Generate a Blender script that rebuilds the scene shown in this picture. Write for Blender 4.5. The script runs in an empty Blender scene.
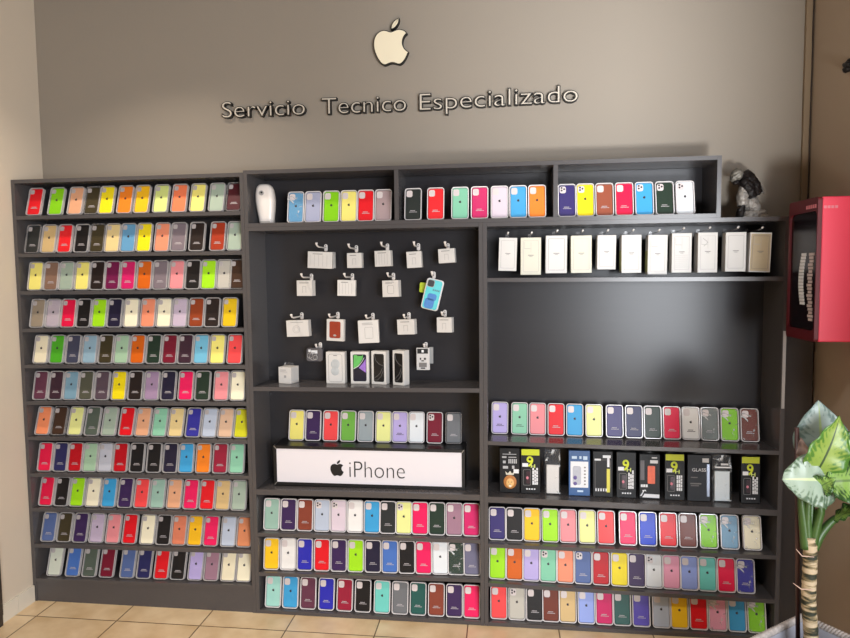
import bpy, bmesh, math, random, re
from mathutils import Vector, Matrix, noise
random.seed(7)
S = bpy.context.scene
COL = S.collection
# ------------------------------------------------------------------ camera
FPX = 637.055; CPOS = Vector((2.4089, -2.9172, 1.6637)); YAW = 0.1213; PITCH = -0.0703; ROLL = -0.0108
_f = Vector((-math.sin(YAW)*math.cos(PITCH), math.cos(YAW)*math.cos(PITCH), math.sin(PITCH)))
_r = Vector((math.cos(YAW), math.sin(YAW), 0)); _u = _r.cross(_f)
RR = math.cos(ROLL)*_r + math.sin(ROLL)*_u
UU = -math.sin(ROLL)*_r + math.cos(ROLL)*_u
cam_d = bpy.data.cameras.new('camera'); cam = bpy.data.objects.new('camera', cam_d); COL.objects.link(cam)
m = Matrix.Identity(4)
for i in range(3):
    m[i][0] = RR[i]; m[i][1] = UU[i]; m[i][2] = -_f[i]; m[i][3] = CPOS[i]
cam.matrix_world = m
cam_d.sensor_width = 36; cam_d.lens = FPX/850*36; cam_d.clip_start = 0.02
S.camera = cam
def ray(u, v): return ((u-425)/FPX)*RR + ((319-v)/FPX)*UU + _f
def at(u, v, Y):                       # the place that a measured point has on the plane y = Y
    d = ray(u, v); return CPOS + d*((Y-CPOS.y)/d.y)
# ------------------------------------------------------------------ materials
def s2l(c): return tuple(((x/255)/12.92 if x/255 <= .04045 else ((x/255+.055)/1.055)**2.4) for x in c)
MC = {}
def mat(name, rgb, rough=.5, metal=0, coat=0, emit=0, spec=.5, var=0, vscale=20, bump=0, bscale=200, stretch=None, alpha=None, trans=0):
    if name in MC: return MC[name]
    m = bpy.data.materials.new(name); m.use_nodes = True; n = m.node_tree.nodes; l = m.node_tree.links
    b = n['Principled BSDF']; c = s2l(rgb)+(1,)
    b.inputs['Base Color'].default_value = c; b.inputs['Roughness'].default_value = rough
    b.inputs['Metallic'].default_value = metal; b.inputs['Coat Weight'].default_value = coat
    b.inputs['Coat Roughness'].default_value = .12
    b.inputs['Specular IOR Level'].default_value = spec
    b.inputs['Transmission Weight'].default_value = trans
    if emit: b.inputs['Emission Color'].default_value = c; b.inputs['Emission Strength'].default_value = emit
    if var or bump:
        tc = n.new('ShaderNodeTexCoord'); mp = n.new('ShaderNodeMapping'); l.new(tc.outputs['Object'], mp.inputs[0])
        if stretch: mp.inputs['Scale'].default_value = stretch
        if var:
            t = n.new('ShaderNodeTexNoise'); t.inputs['Scale'].default_value = vscale; t.inputs['Detail'].default_value = 5
            l.new(mp.outputs[0], t.inputs['Vector'])
            mx = n.new('ShaderNodeMix'); mx.data_type = 'RGBA'
            mx.inputs['A'].default_value = tuple(x*(1-var) for x in c[:3])+(1,)
            mx.inputs['B'].default_value = tuple(min(1, x*(1+var)) for x in c[:3])+(1,)
            l.new(t.outputs['Fac'], mx.inputs['Factor']); l.new(mx.outputs['Result'], b.inputs['Base Color'])
        if bump:
            t2 = n.new('ShaderNodeTexNoise'); t2.inputs['Scale'].default_value = bscale
            l.new(mp.outputs[0], t2.inputs['Vector'])
            bp = n.new('ShaderNodeBump'); bp.inputs['Strength'].default_value = bump; bp.inputs['Distance'].default_value = .002
            l.new(t2.outputs['Fac'], bp.inputs['Height']); l.new(bp.outputs[0], b.inputs['Normal'])
    if alpha is not None:
        b.inputs['Alpha'].default_value = alpha
    MC[name] = m; return m
melamine = mat('dark_melamine', (76, 73, 74), rough=.24, spec=.5, var=.10, vscale=30, stretch=(1, 1, 12))
backing = mat('shaded_melamine_backing', (46, 45, 48), rough=.26, spec=.3, var=.06, vscale=14, stretch=(.4, 1, 6))  # same board, darkened so the shade inside the bays is in its colour
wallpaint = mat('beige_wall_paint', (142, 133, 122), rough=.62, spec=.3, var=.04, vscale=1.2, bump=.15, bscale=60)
wallpaint_l = mat('lit_beige_wall_paint', (206, 194, 178), rough=.6, spec=.3, var=.04, vscale=1.6, bump=.3, bscale=25)  # lightened beige, the strong light on the left wall is in its colour
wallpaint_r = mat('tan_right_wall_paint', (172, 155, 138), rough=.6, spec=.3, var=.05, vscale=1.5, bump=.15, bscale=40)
ceil_m = mat('ceiling_paint', (150, 144, 135), rough=.8)
baseb_m = mat('grey_skirting_tile', (214, 208, 196), rough=.35, var=.06, vscale=12)
white_p = mat('white_gloss_plastic', (232, 226, 222), rough=.3, coat=.2)
white_card = mat('white_card', (206, 203, 200), rough=.5, var=.02, vscale=30)
cream_card = mat('cream_card', (206, 202, 186), rough=.5)
tan_card = mat('tan_card', (178, 160, 130), rough=.5, var=.05, vscale=60)
grey_ink = mat('grey_print', (112, 109, 108), rough=.6)
pale_ink = mat('pale_grey_print', (162, 159, 158), rough=.6)
black_p = mat('black_plastic', (16, 15, 17), rough=.35)
black_m = mat('black_edge', (14, 12, 12), rough=.5)
black_card = mat('black_glossy_card', (13, 12, 14), rough=.45, spec=.3)
white_ink = mat('white_print', (225, 225, 228), rough=.6)
yellow_ink = mat('neon_yellow_print', (205, 214, 20), rough=.5)
blue_card = mat('blue_card', (48, 88, 140), rough=.4)
face_m = mat('cream_letter_face', (196, 187, 174), rough=.35, spec=.4)
emb_m = mat('cream_emblem_face', (232, 222, 196), rough=.4)
signface = mat('white_acrylic_panel', (222, 218, 224), rough=.3, spec=.4)
chrome = mat('grey_metal', (170, 168, 166), rough=.3, metal=.8)
red_m = mat('red_enamel', (214, 40, 70), rough=.38, spec=.8, coat=.3, var=.03, vscale=3)
dkred_m = mat('dark_red_enamel', (120, 6, 18), rough=.35)
dark_glass = mat('dark_window_glass', (16, 3, 6), rough=.2, spec=.25)
def mixmat(name, rgb, fac, rough=.15, bump=0):
    m = bpy.data.materials.new(name); m.use_nodes = True; n = m.node_tree.nodes; l = m.node_tree.links
    b = n['Principled BSDF']; b.inputs['Base Color'].default_value = s2l(rgb)+(1,); b.inputs['Roughness'].default_value = rough
    b.inputs['Specular IOR Level'].default_value = .8
    t = n.new('ShaderNodeBsdfTransparent'); mx = n.new('ShaderNodeMixShader'); mx.inputs[0].default_value = fac
    l.new(t.outputs[0], mx.inputs[1]); l.new(b.outputs[0], mx.inputs[2]); l.new(mx.outputs[0], n['Material Output'].inputs[0])
    if bump:
        tc = n.new('ShaderNodeTexCoord'); t2 = n.new('ShaderNodeTexNoise'); t2.inputs['Scale'].default_value = 17
        t2.inputs['Distortion'].default_value = 1.5
        l.new(tc.outputs['Object'], t2.inputs['Vector'])
        bp = n.new('ShaderNodeBump'); bp.inputs['Strength'].default_value = bump; bp.inputs['Distance'].default_value = .02
        l.new(t2.outputs['Fac'], bp.inputs['Height']); l.new(bp.outputs[0], b.inputs['Normal'])
        # creases: only the folds of the film whiten
        r = n.new('ShaderNodeMapRange'); r.inputs[1].default_value = .56; r.inputs[2].default_value = .66
        r.inputs[3].default_value = .02; r.inputs[4].default_value = fac
        l.new(t2.outputs['Fac'], r.inputs[0]); l.new(r.outputs[0], mx.inputs[0])
    MC[name] = m; return m
clearp = mixmat('clear_blister_plastic', (240, 236, 238), .85)
clearl = mixmat('clear_blister_plastic_thin', (232, 228, 228), .45)
cleard = mixmat('dull_clear_plastic', (190, 186, 186), .35)
film = mixmat('crinkled_clear_film', (235, 238, 240), .7, .12, .5)
bagm = mixmat('clear_bag_plastic', (215, 215, 218), .45, .15, .5)

def floor_mat():
    m = bpy.data.materials.new('beige_floor_tiles'); m.use_nodes = True; n = m.node_tree.nodes; l = m.node_tree.links
    b = n['Principled BSDF']; b.inputs['Roughness'].default_value = .32
    tc = n.new('ShaderNodeTexCoord'); sx = n.new('ShaderNodeSeparateXYZ'); l.new(tc.outputs['Object'], sx.inputs[0])
    T = .4243
    def line(out, off):
        a = n.new('ShaderNodeMath'); a.operation = 'SUBTRACT'; a.inputs[1].default_value = off; l.new(out, a.inputs[0])
        d = n.new('ShaderNodeMath'); d.operation = 'DIVIDE'; d.inputs[1].default_value = T; l.new(a.outputs[0], d.inputs[0])
        f = n.new('ShaderNodeMath'); f.operation = 'FLOORED_MODULO'; f.inputs[1].default_value = 1; l.new(d.outputs[0], f.inputs[0])
        g = n.new('ShaderNodeMath'); g.operation = 'SUBTRACT'; g.inputs[1].default_value = .5; l.new(f.outputs[0], g.inputs[0])
        h = n.new('ShaderNodeMath'); h.operation = 'ABSOLUTE'; l.new(g.outputs[0], h.inputs[0])
        k = n.new('ShaderNodeMath'); k.operation = 'GREATER_THAN'; k.inputs[1].default_value = .4935; l.new(h.outputs[0], k.inputs[0])
        fl = n.new('ShaderNodeMath'); fl.operation = 'FLOOR'; l.new(d.outputs[0], fl.inputs[0])
        return k.outputs[0], fl.outputs[0]
    a, fa = line(sx.outputs[0], .121); c, fc = line(sx.outputs[1], -.138)
    mx = n.new('ShaderNodeMath'); mx.operation = 'MAXIMUM'; l.new(a, mx.inputs[0]); l.new(c, mx.inputs[1])
    cm = n.new('ShaderNodeCombineXYZ'); l.new(fa, cm.inputs[0]); l.new(fc, cm.inputs[1])
    wn = n.new('ShaderNodeTexWhiteNoise'); l.new(cm.outputs[0], wn.inputs['Vector'])
    ad = n.new('ShaderNodeVectorMath'); ad.operation = 'ADD'; l.new(tc.outputs['Object'], ad.inputs[0]); l.new(wn.outputs['Color'], ad.inputs[1])
    t = n.new('ShaderNodeTexNoise'); t.inputs['Scale'].default_value = 7; t.inputs['Detail'].default_value = 8; l.new(ad.outputs[0], t.inputs['Vector'])
    cr = n.new('ShaderNodeValToRGB'); cr.color_ramp.elements[0].color = s2l((208, 178, 136))+(1,); cr.color_ramp.elements[1].color = s2l((236, 212, 176))+(1,)
    cr.color_ramp.elements[0].position = .3; cr.color_ramp.elements[1].position = .7; l.new(t.outputs['Fac'], cr.inputs[0])
    mm = n.new('ShaderNodeMix'); mm.data_type = 'RGBA'; l.new(mx.outputs[0], mm.inputs['Factor']); l.new(cr.outputs[0], mm.inputs['A'])
    mm.inputs['B'].default_value = s2l((92, 68, 44))+(1,); l.new(mm.outputs['Result'], b.inputs['Base Color'])
    return m
# ------------------------------------------------------------------ mesh helpers
def bbox(bm, x0, x1, y0, y1, z0, z1, z0r=None, z1r=None, bev=0):
    z0r = z0 if z0r is None else z0r; z1r = z1 if z1r is None else z1r
    v = [bm.verts.new(p) for p in ((x0,y0,z0),(x1,y0,z0r),(x1,y1,z0r),(x0,y1,z0),(x0,y0,z1),(x1,y0,z1r),(x1,y1,z1r),(x0,y1,z1))]
    fs = [bm.faces.new([v[i] for i in q]) for q in ((0,3,2,1),(4,5,6,7),(0,1,5,4),(1,2,6,5),(2,3,7,6),(3,0,4,7))]
    if bev:
        es = list({e for f in fs for e in f.edges})
        bmesh.ops.bevel(bm, geom=es, offset=bev, segments=2, affect='EDGES', profile=.5)
    return v
def rrect(x0, x1, z0, z1, r, n=5):
    pts = []
    for cx, cz, a0 in ((x1-r, z1-r, 0), (x0+r, z1-r, 90), (x0+r, z0+r, 180), (x1-r, z0+r, 270)):
        for i in range(n+1):
            a = math.radians(a0+90*i/n); pts.append((cx+r*math.cos(a), cz+r*math.sin(a)))
    return pts
def prism(bm, pts, y0, y1, cham=0):
    """extrude an outline in xz from y1 (rear) to y0 (front); cham shrinks the front edge"""
    area = sum(a[0]*b[1]-b[0]*a[1] for a, b in zip(pts, pts[1:]+pts[:1]))
    if area < 0: pts = pts[::-1]
    n = len(pts)
    rear = [bm.verts.new((p[0], y1, p[1])) for p in pts]
    if cham:
        cx = sum(p[0] for p in pts)/n; cz = sum(p[1] for p in pts)/n
        hx = max(abs(p[0]-cx) for p in pts); hz = max(abs(p[1]-cz) for p in pts)
        mid = [bm.verts.new((p[0], y0+cham, p[1])) for p in pts]
        fr = [bm.verts.new((cx+(p[0]-cx)*(1-cham/hx), y0, cz+(p[1]-cz)*(1-cham/hz))) for p in pts]
        rings = [rear, mid, fr]
    else:
        fr = [bm.verts.new((p[0], y0, p[1])) for p in pts]; rings = [rear, fr]
    for a, b in zip(rings, rings[1:]):
        for i in range(n):
            bm.faces.new([a[i], a[(i+1) % n], b[(i+1) % n], b[i]])
    bm.faces.new(fr); bm.faces.new(rear[::-1])
def ring(bm, po, pi, y0, y1):
    n = len(po); R = [[bm.verts.new((p[0], y, p[1])) for p in P] for P, y in ((po, y0), (pi, y0), (pi, y1), (po, y1))]
    for k in range(4):
        a, b = R[k], R[(k+1) % 4]
        for i in range(n): bm.faces.new([a[i], a[(i+1) % n], b[(i+1) % n], b[i]])
def tube(bm, pts, rad, n=8, caps=True):
    pts = [Vector(p) for p in pts]; rads = rad if isinstance(rad, (list, tuple)) else [rad]*len(pts)
    rings = []; up = Vector((0, 0, 1))
    for i, p in enumerate(pts):
        t = (pts[min(i+1, len(pts)-1)]-pts[max(i-1, 0)]).normalized()
        a = t.cross(up if abs(t.dot(up)) < .95 else Vector((1, 0, 0))).normalized(); b = t.cross(a)
        rings.append([bm.verts.new(p+(a*math.cos(2*math.pi*k/n)+b*math.sin(2*math.pi*k/n))*rads[i]) for k in range(n)])
    for A, B in zip(rings, rings[1:]):
        for k in range(n): bm.faces.new([A[k], A[(k+1) % n], B[(k+1) % n], B[k]])
    if caps: bm.faces.new(rings[0][::-1]); bm.faces.new(rings[-1])
def ell(bm, c, r, seg=16, rot=None):
    M = Matrix.Translation(c) @ (rot or Matrix.Identity(4)) @ Matrix.Diagonal((r[0], r[1], r[2], 1))
    bmesh.ops.create_uvsphere(bm, u_segments=seg, v_segments=seg//2+2, radius=1, matrix=M)
def me(name, bm, smooth=False):
    bmesh.ops.recalc_face_normals(bm, faces=bm.faces)
    d = bpy.data.meshes.new(name); bm.to_mesh(d); bm.free()
    if smooth:
        for p in d.polygons: p.use_smooth = True
    return d
def obj(name, bm, mt, parent=None, smooth=False, loc=None):
    d = me(name, bm, smooth) if isinstance(bm, bmesh.types.BMesh) else bm
    o = bpy.data.objects.new(name, d); COL.objects.link(o)
    if mt is not None:
        if not d.materials: d.materials.append(mt)
        if d.materials[0] is not mt:
            o.material_slots[0].link = 'OBJECT'; o.material_slots[0].material = mt
    if parent: o.parent = parent
    if loc is not None: o.location = loc
    return o
def tag(o, label=None, cat=None, group=None, kind=None):
    if label: o['label'] = label
    if cat: o['category'] = cat
    if group: o['group'] = group
    if kind: o['kind'] = kind
    return o
def thing(name, label, cat, loc, group=None):
    o = bpy.data.objects.new(name, None); COL.objects.link(o); o.location = loc; o.empty_display_size = .02
    return tag(o, label, cat, group)
def nb(): return bmesh.new()
def box(name, x0, x1, y0, y1, z0, z1, mt, parent=None, bev=0, **k):
    b = nb(); bbox(b, x0, x1, y0, y1, z0, z1, bev=bev, **k); return obj(name, b, mt, parent)
def rects(name, lst, y, mt, parent, th=.0004):
    b = nb()
    for x0, x1, z0, z1 in lst: bbox(b, x0, x1, y-th, y, z0, z1)
    return obj(name, b, mt, parent)
def struct(name, bm, mt):
    return tag(obj(name, bm, mt), kind='structure')
def text_mesh(txt, size, ext, bevel=0, width=None):
    cu = bpy.data.curves.new('t', 'FONT'); cu.body = txt; cu.size = size; cu.extrude = ext; cu.align_x = 'LEFT'; cu.offset = bevel
    o = bpy.data.objects.new('t', cu); COL.objects.link(o)
    dg = bpy.context.evaluated_depsgraph_get(); d = bpy.data.meshes.new_from_object(o.evaluated_get(dg))
    bpy.data.objects.remove(o); bpy.data.curves.remove(cu)
    return d
def stand_text(d, x0=None, x1=None, z0=None, z1=None):
    """turn a flat text mesh upright (xz) and fit its box"""
    d.transform(Matrix.Rotation(math.pi/2, 4, 'X'))
    xs = [v.co.x for v in d.vertices]; zs = [v.co.z for v in d.vertices]
    sx = (x1-x0)/(max(xs)-min(xs)) if x1 is not None else 1
    sz = (z1-z0)/(max(zs)-min(zs)) if z1 is not None else sx
    bx, bz = min(xs), min(zs)
    for v in d.vertices:
        v.co.x = x0+(v.co.x-bx)*sx; v.co.z = z0+(v.co.z-bz)*sz
    return d
# apple outline (body with bite, and leaf), unit height
APB = "318.7 268.7 c-.2 -36.7 16.4 -64.4 50 -84.8 -18.8 -26.9 -47.2 -41.7 -84.7 -44.6 -35.5 -2.8 -74.3 20.7 -88.5 20.7 -15 0 -49.4 -19.7 -76.4 -19.7 C63.3 141.2 4 184.8 4 273.5 c0 26.2 4.8 53.3 14.4 81.2 12.8 36.7 59 126.7 107.2 125.2 25.2 -.6 43 -17.9 75.8 -17.9 31.8 0 48.3 17.9 76.4 17.9 48.6 -.7 90.4 -82.5 102.6 -119.3 -65.2 -30.7 -61.7 -90 -61.7 -91.9"
APL = "262.1 104.5 c27.3 -32.4 24.8 -61.9 24 -72.5 -24.1 1.4 -52 16.4 -67.9 34.9 -17.5 19.8 -27.8 44.3 -25.6 71.9 26.1 2 49.9 -11.4 69.5 -34.3"
def path(s, n=6):
    toks = re.findall(r'[cC]|-?\d*\.?\d+', s); i = 2; p = (float(toks[0]), float(toks[1])); out = [p]; mode = 'c'
    while i < len(toks):
        if toks[i] in 'cC': mode = toks[i]; i += 1
        q = [float(t) for t in toks[i:i+6]]; i += 6
        if mode == 'c': q = [q[k]+p[k % 2] for k in range(6)]
        a, b, c = (q[0], q[1]), (q[2], q[3]), (q[4], q[5])
        for k in range(1, n+1):
            t = k/n; out.append(tuple((1-t)**3*p[j]+3*(1-t)**2*t*a[j]+3*(1-t)*t*t*b[j]+t**3*c[j] for j in (0, 1)))
        p = c
    if math.dist(out[0], out[-1]) < 3: out.pop()
    return out
def apple_outline(cx, cz, h, n=6, grow=0):
    k = h/448.0; res = []
    for s in (APB, APL): res.append([(cx+(x-192)*k, cz+(256-y)*k) for x, y in path(s, n)])
    return res
# ------------------------------------------------------------------ room
D = .22; XR = 3.80; CH = 3.25; YF = -6.2; XE = 6.4; YC = -1.3
def slab(name, x0, x1, y0, y1, z0, z1, mt): b = nb(); bbox(b, x0, x1, y0, y1, z0, z1); return struct(name, b, mt)
slab('floor', -.15, XE+.15, YF-.15, D+.15, -.1, 0, floor_mat())
slab('ceiling', -.15, XE+.15, YF-.15, D+.15, CH, CH+.1, ceil_m)
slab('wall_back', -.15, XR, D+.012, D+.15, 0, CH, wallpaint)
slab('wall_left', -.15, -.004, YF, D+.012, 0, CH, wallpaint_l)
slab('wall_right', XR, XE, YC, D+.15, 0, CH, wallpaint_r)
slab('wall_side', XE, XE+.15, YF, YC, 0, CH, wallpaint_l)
b = nb(); bbox(b, 0, 3.8, YF-.15, YF, 0, CH); bbox(b, 3.8, 6.35, YF-.15, YF, 2.7, CH); bbox(b, 6.35, XE, YF-.15, YF, 0, CH)
struct('wall_front', b, mat('dark_front_wall_paint', (84, 76, 68), rough=.7))
b = nb(); bbox(b, -.004, .010, -.116, -.004, 0, .085); bbox(b, -.004, .010, -.224, -.1175, 0, .085)
struct('baseboard_left', b, baseb_m)
b = nb(); bbox(b, XR-.010, XR, YC, D+.01, 0, .085); struct('baseboard_right', b, baseb_m)
b = nb(); bbox(b, -.004, .03, -1.15, -.236, .055, 2.15); bbox(b, -.004, .022, -1.15, -.230, 0, .055); struct('door_1', b, mat('dark_door_frame', (58, 50, 46), rough=.45))
# slim cable duct in the corner of the back and right wall
b = nb(); bbox(b, XR-.034, XR-.001, D-.006, D+.012, 0, CH, bev=.003); struct('trim_1', b, mat('brown_duct', (132, 114, 92), rough=.6))
b = nb(); tube(b, [(XR-.006+random.uniform(-.0015, .0015), D-.010, CH-i*.16) for i in range(20)], .0028, 6)
tag(obj('cable', b, mat('dark_cable', (50, 40, 34), rough=.5), smooth=True), 'thin dark cable running down the corner beside the right wall', 'cable')
# ------------------------------------------------------------------ shelving
X1, X2, X3, XT = 1.1976, 2.3218, 3.6323, 3.3481
TH = .018
def zpair(ul, vl, ur, vr, xl, xr):
    """heights of a board's lower front edge at its two ends"""
    a = at(ul, vl, 0); c = at(ur, vr, 0); s = (c.z-a.z)/(c.x-a.x)
    return a.z+s*(xl-a.x), a.z+s*(xr-a.x)
class Unit:
    def __init__(s, name, label, x0, x1): s.t = thing(name, label, 'shelving unit', (x0, 0, 0)); s.x0, s.x1 = x0, x1; s.rows = {}
    def part(s, name, x0, x1, y0, y1, z0, z1, mt=melamine, **k):
        return box(name, x0-s.x0, x1-s.x0, y0, y1, z0, z1, mt, s.t, **k)
    def board(s, name, px, th=TH, y0=.0, mt=melamine, key=None, xa=None, xb=None, zlr=None):
        xa = s.x0+TH+.0005 if xa is None else xa; xb = s.x1-TH-.0005 if xb is None else xb
        zl, zr = zlr or zpair(*px, xa, xb)
        s.part(name, xa, xb, y0, D-.009, zl, zl+th, z0r=zr, z1r=zr+th, mt=mt)
        if key: s.rows[key] = (xa, zl+th, xb, zr+th)
U_left = Unit('shelving_rack', 'tall dark rack of eleven closely spaced shelves against the left wall', 0, X1-.001)
u = U_left; HL = 2.15
u.part('side_panel', 0, TH, 0, D, 0, HL); u.part('side_panel', u.x1-TH, u.x1, 0, D, 0, HL)
u.part('top_panel', TH+.0005, u.x1-TH-.0005, 0, D, HL-TH, HL)
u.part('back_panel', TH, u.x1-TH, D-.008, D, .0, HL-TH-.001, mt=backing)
LL = [(17,219.7,242,214.8),(18,257.3,243,254.7),(21,294.8,245,293.3),(24,332.2,246,331.8),(26,368.3,247,369),(27,404.8,248,406),(29,440.2,248,444),(31,476.8,249,479.6),(32,511.4,250,517),(34,547.4,251,554),(35,581.8,252,589)]
for i, p in enumerate(LL): u.board('shelf', p, key='L%d' % (i+1))
zl, zr = zpair(*LL[-1], TH, u.x1-TH)
u.part('plinth', TH, u.x1-TH, .004, .022, 0, zl-.0005, z0r=0, z1r=zr-.0005)
U_mid = Unit('shelving_unit', 'dark middle shelving unit with hooks above and light box sign below', X1, X2-.001)
u = U_mid; a = at(251, 231, 0); c = at(482, 226.6, 0); ZM = (a.z+c.z)/2+TH
u.part('side_panel', u.x0, u.x0+TH, 0, D, 0, ZM); u.part('side_panel', u.x1-TH, u.x1, 0, D, 0, ZM)
u.part('top_panel', u.x0+TH+.0005, u.x1-TH-.0005, 0, D, ZM-TH, ZM)
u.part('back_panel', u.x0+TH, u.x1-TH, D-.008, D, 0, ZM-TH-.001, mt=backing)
u.board('shelf', (255,391,479,392.7), .020, key='M2')
u.board('shelf', (258,494.7,478,500.5), .027, key='MS')
u.board('shelf', (258,536.4,480,543.6), key='M3')
u.board('shelf', (260,576.0,480,582.6), key='M4')
u.board('bottom_panel', None, key='M5', zlr=(.001, .001))
U_right = Unit('shelving_unit', 'dark right shelving unit with white boxes on top and black packets midway', X2, X3)
u = U_right; ZR = ZM
u.part('side_panel', u.x0, u.x0+TH, 0, D, 0, ZR); u.part('side_panel', u.x1-TH, u.x1, 0, D, 0, ZR)
u.part('top_panel', u.x0+TH+.0005, u.x1-TH-.0005, 0, D, ZR-TH, ZR)
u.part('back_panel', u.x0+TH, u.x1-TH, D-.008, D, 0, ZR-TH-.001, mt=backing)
box('filler_panel', X3-X2+.0005, XR-.012-X2, .10, .118, 0, ZR-.004, melamine, u.t)
u.board('shelf', (490,282,784,280.8), .018, key='RH')
u.board('shelf', (490,445,779,455), .018, key='R1')
u.board('shelf', (490,502.5,778,516), .027, key='R2')
u.board('shelf', (490,547.7,776,559.6), key='R3')
u.board('shelf', (490,586.7,776,603.8), key='R4')
u.board('bottom_panel', None, key='R5', zlr=(.001, .001))
T_top = Unit('wall_cabinet', 'long low dark open cabinet of three cubbies on top of shelving units', X1, XT)
u = T_top; HT = 2.16; z0 = ZM+.0005
u.part('side_panel', u.x0, u.x0+TH, 0, D, z0, HT); u.part('side_panel', u.x1-TH, u.x1, 0, D, z0, HT)
u.part('top_panel', u.x0+TH+.0005, u.x1-TH-.0005, 0, D, HT-TH, HT)
u.part('bottom_panel', u.x0+TH+.0005, u.x1-TH-.0005, 0, D, z0, z0+TH)
u.part('back_panel', u.x0+TH, u.x1-TH, D-.008, D, z0+TH, HT-TH-.001, mt=backing)
for uu_ in (396.5, 555.7):
    x = at(uu_, 195, 0).x; u.part('divider', x-.010, x+.010, 0, D-.009, z0+TH+.0005, HT-TH-.0005)
u.rows['T'] = (u.x0, z0+TH, u.x1, z0+TH)
ROWZ = {}
for q in (U_left, U_mid, U_right, T_top): ROWZ.update(q.rows)
def ztop(key, x): xa, za, xb, zb = ROWZ[key]; return za+(zb-za)*(x-xa)/(xb-xa)
# ------------------------------------------------------------------ phone cases
PAL = {'red':(222,22,34),'bright red':(232,36,44),'lime green':(132,204,20),'neon lime':(160,222,30),'peach':(222,164,128),'dark olive':(62,54,34),'yellow':(240,218,24),
'orange':(236,128,34),'amber':(240,184,28),'pale lime':(206,218,132),'coral':(238,124,84),'pale yellow':(238,226,122),'sage grey':(160,176,160),'dark maroon':(74,24,34),
'charcoal':(44,46,46),'tan':(206,176,124),'black':(26,23,24),'near black':(38,28,26),'cream tan':(224,200,142),'blue':(96,152,192),'salmon':(234,142,110),'mauve grey':(122,110,118),
'rust red':(160,52,26),'taupe brown':(132,102,86),'dark magenta':(110,24,70),'hot pink':(232,26,92),'magenta':(204,30,100),'burnt orange':(206,96,20),'pink':(228,140,146),'light grey':(186,182,172),
'dark brown':(64,42,30),'taupe':(150,136,118),'lilac grey':(182,170,182),'crimson':(228,20,70),'dark navy':(34,30,54),'cream':(240,232,204),'lilac':(192,176,196),'brown rust':(142,60,28),
'mustard':(222,184,24),'cream white':(236,226,196),'green':(74,168,36),'slate navy':(66,68,88),'pale blue':(142,172,190),'sage mint':(160,192,162),'dark green':(34,52,40),'maroon':(116,22,44),
'dark plum':(58,34,48),'light blue':(112,182,212),'plum':(98,52,72),'blue grey':(122,158,178),'olive grey':(84,84,70),'dark mauve':(88,72,82),'lavender mauve':(160,134,164),'salmon orange':(240,142,98),
'grey green':(84,94,84),'mint':(138,196,166),'indigo':(52,50,150),'silver blue':(182,192,210),'beige pink':(214,178,150),'olive yellow':(204,202,36),'navy':(40,40,88),'dark red':(186,16,30),'silver':(186,188,200),
'wine red':(150,30,56),'sky blue':(62,158,212),'dark purple':(58,36,82),'mint grey':(150,184,170),'coral red':(238,74,76),'slate blue':(84,104,154),'pale lilac':(188,172,196),'salmon brown':(214,124,94),
'copper':(210,132,92),'sage white':(208,214,200),'cornflower blue':(72,112,186),'lavender':(180,166,218),'mauve':(156,118,136),'lavender grey':(166,170,196),'rosy grey':(168,146,148),
'black green':(38,44,42),'lilac pink':(216,200,212),'purple navy':(56,46,108),'brown':(150,78,56),'silver white':(222,226,230),'white':(232,230,228),'sea green':(128,196,164),
'grass green':(110,172,70),'silver grey':(150,160,164),'cream yellow':(228,230,150),'smoky grey':(110,112,116),'bright blue':(38,68,198),'speckled grey':(112,120,118),'chestnut brown':(110,50,36),
'golden yellow':(244,196,34),'violet':(86,70,178),'turquoise':(110,200,190),'periwinkle':(146,164,226),'pale turquoise':(158,212,202),'royal blue':(44,44,172),'grey violet':(108,106,130),
'dark teal':(36,86,80),'light pink':(232,160,186),'brick brown':(132,62,46),'bluish grey':(118,158,186)}
DARKTXT = lambda c: (.3*c[0]+.6*c[1]+.1*c[2]) > 118
CW = .078; CHH = .150; CT = .016
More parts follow.
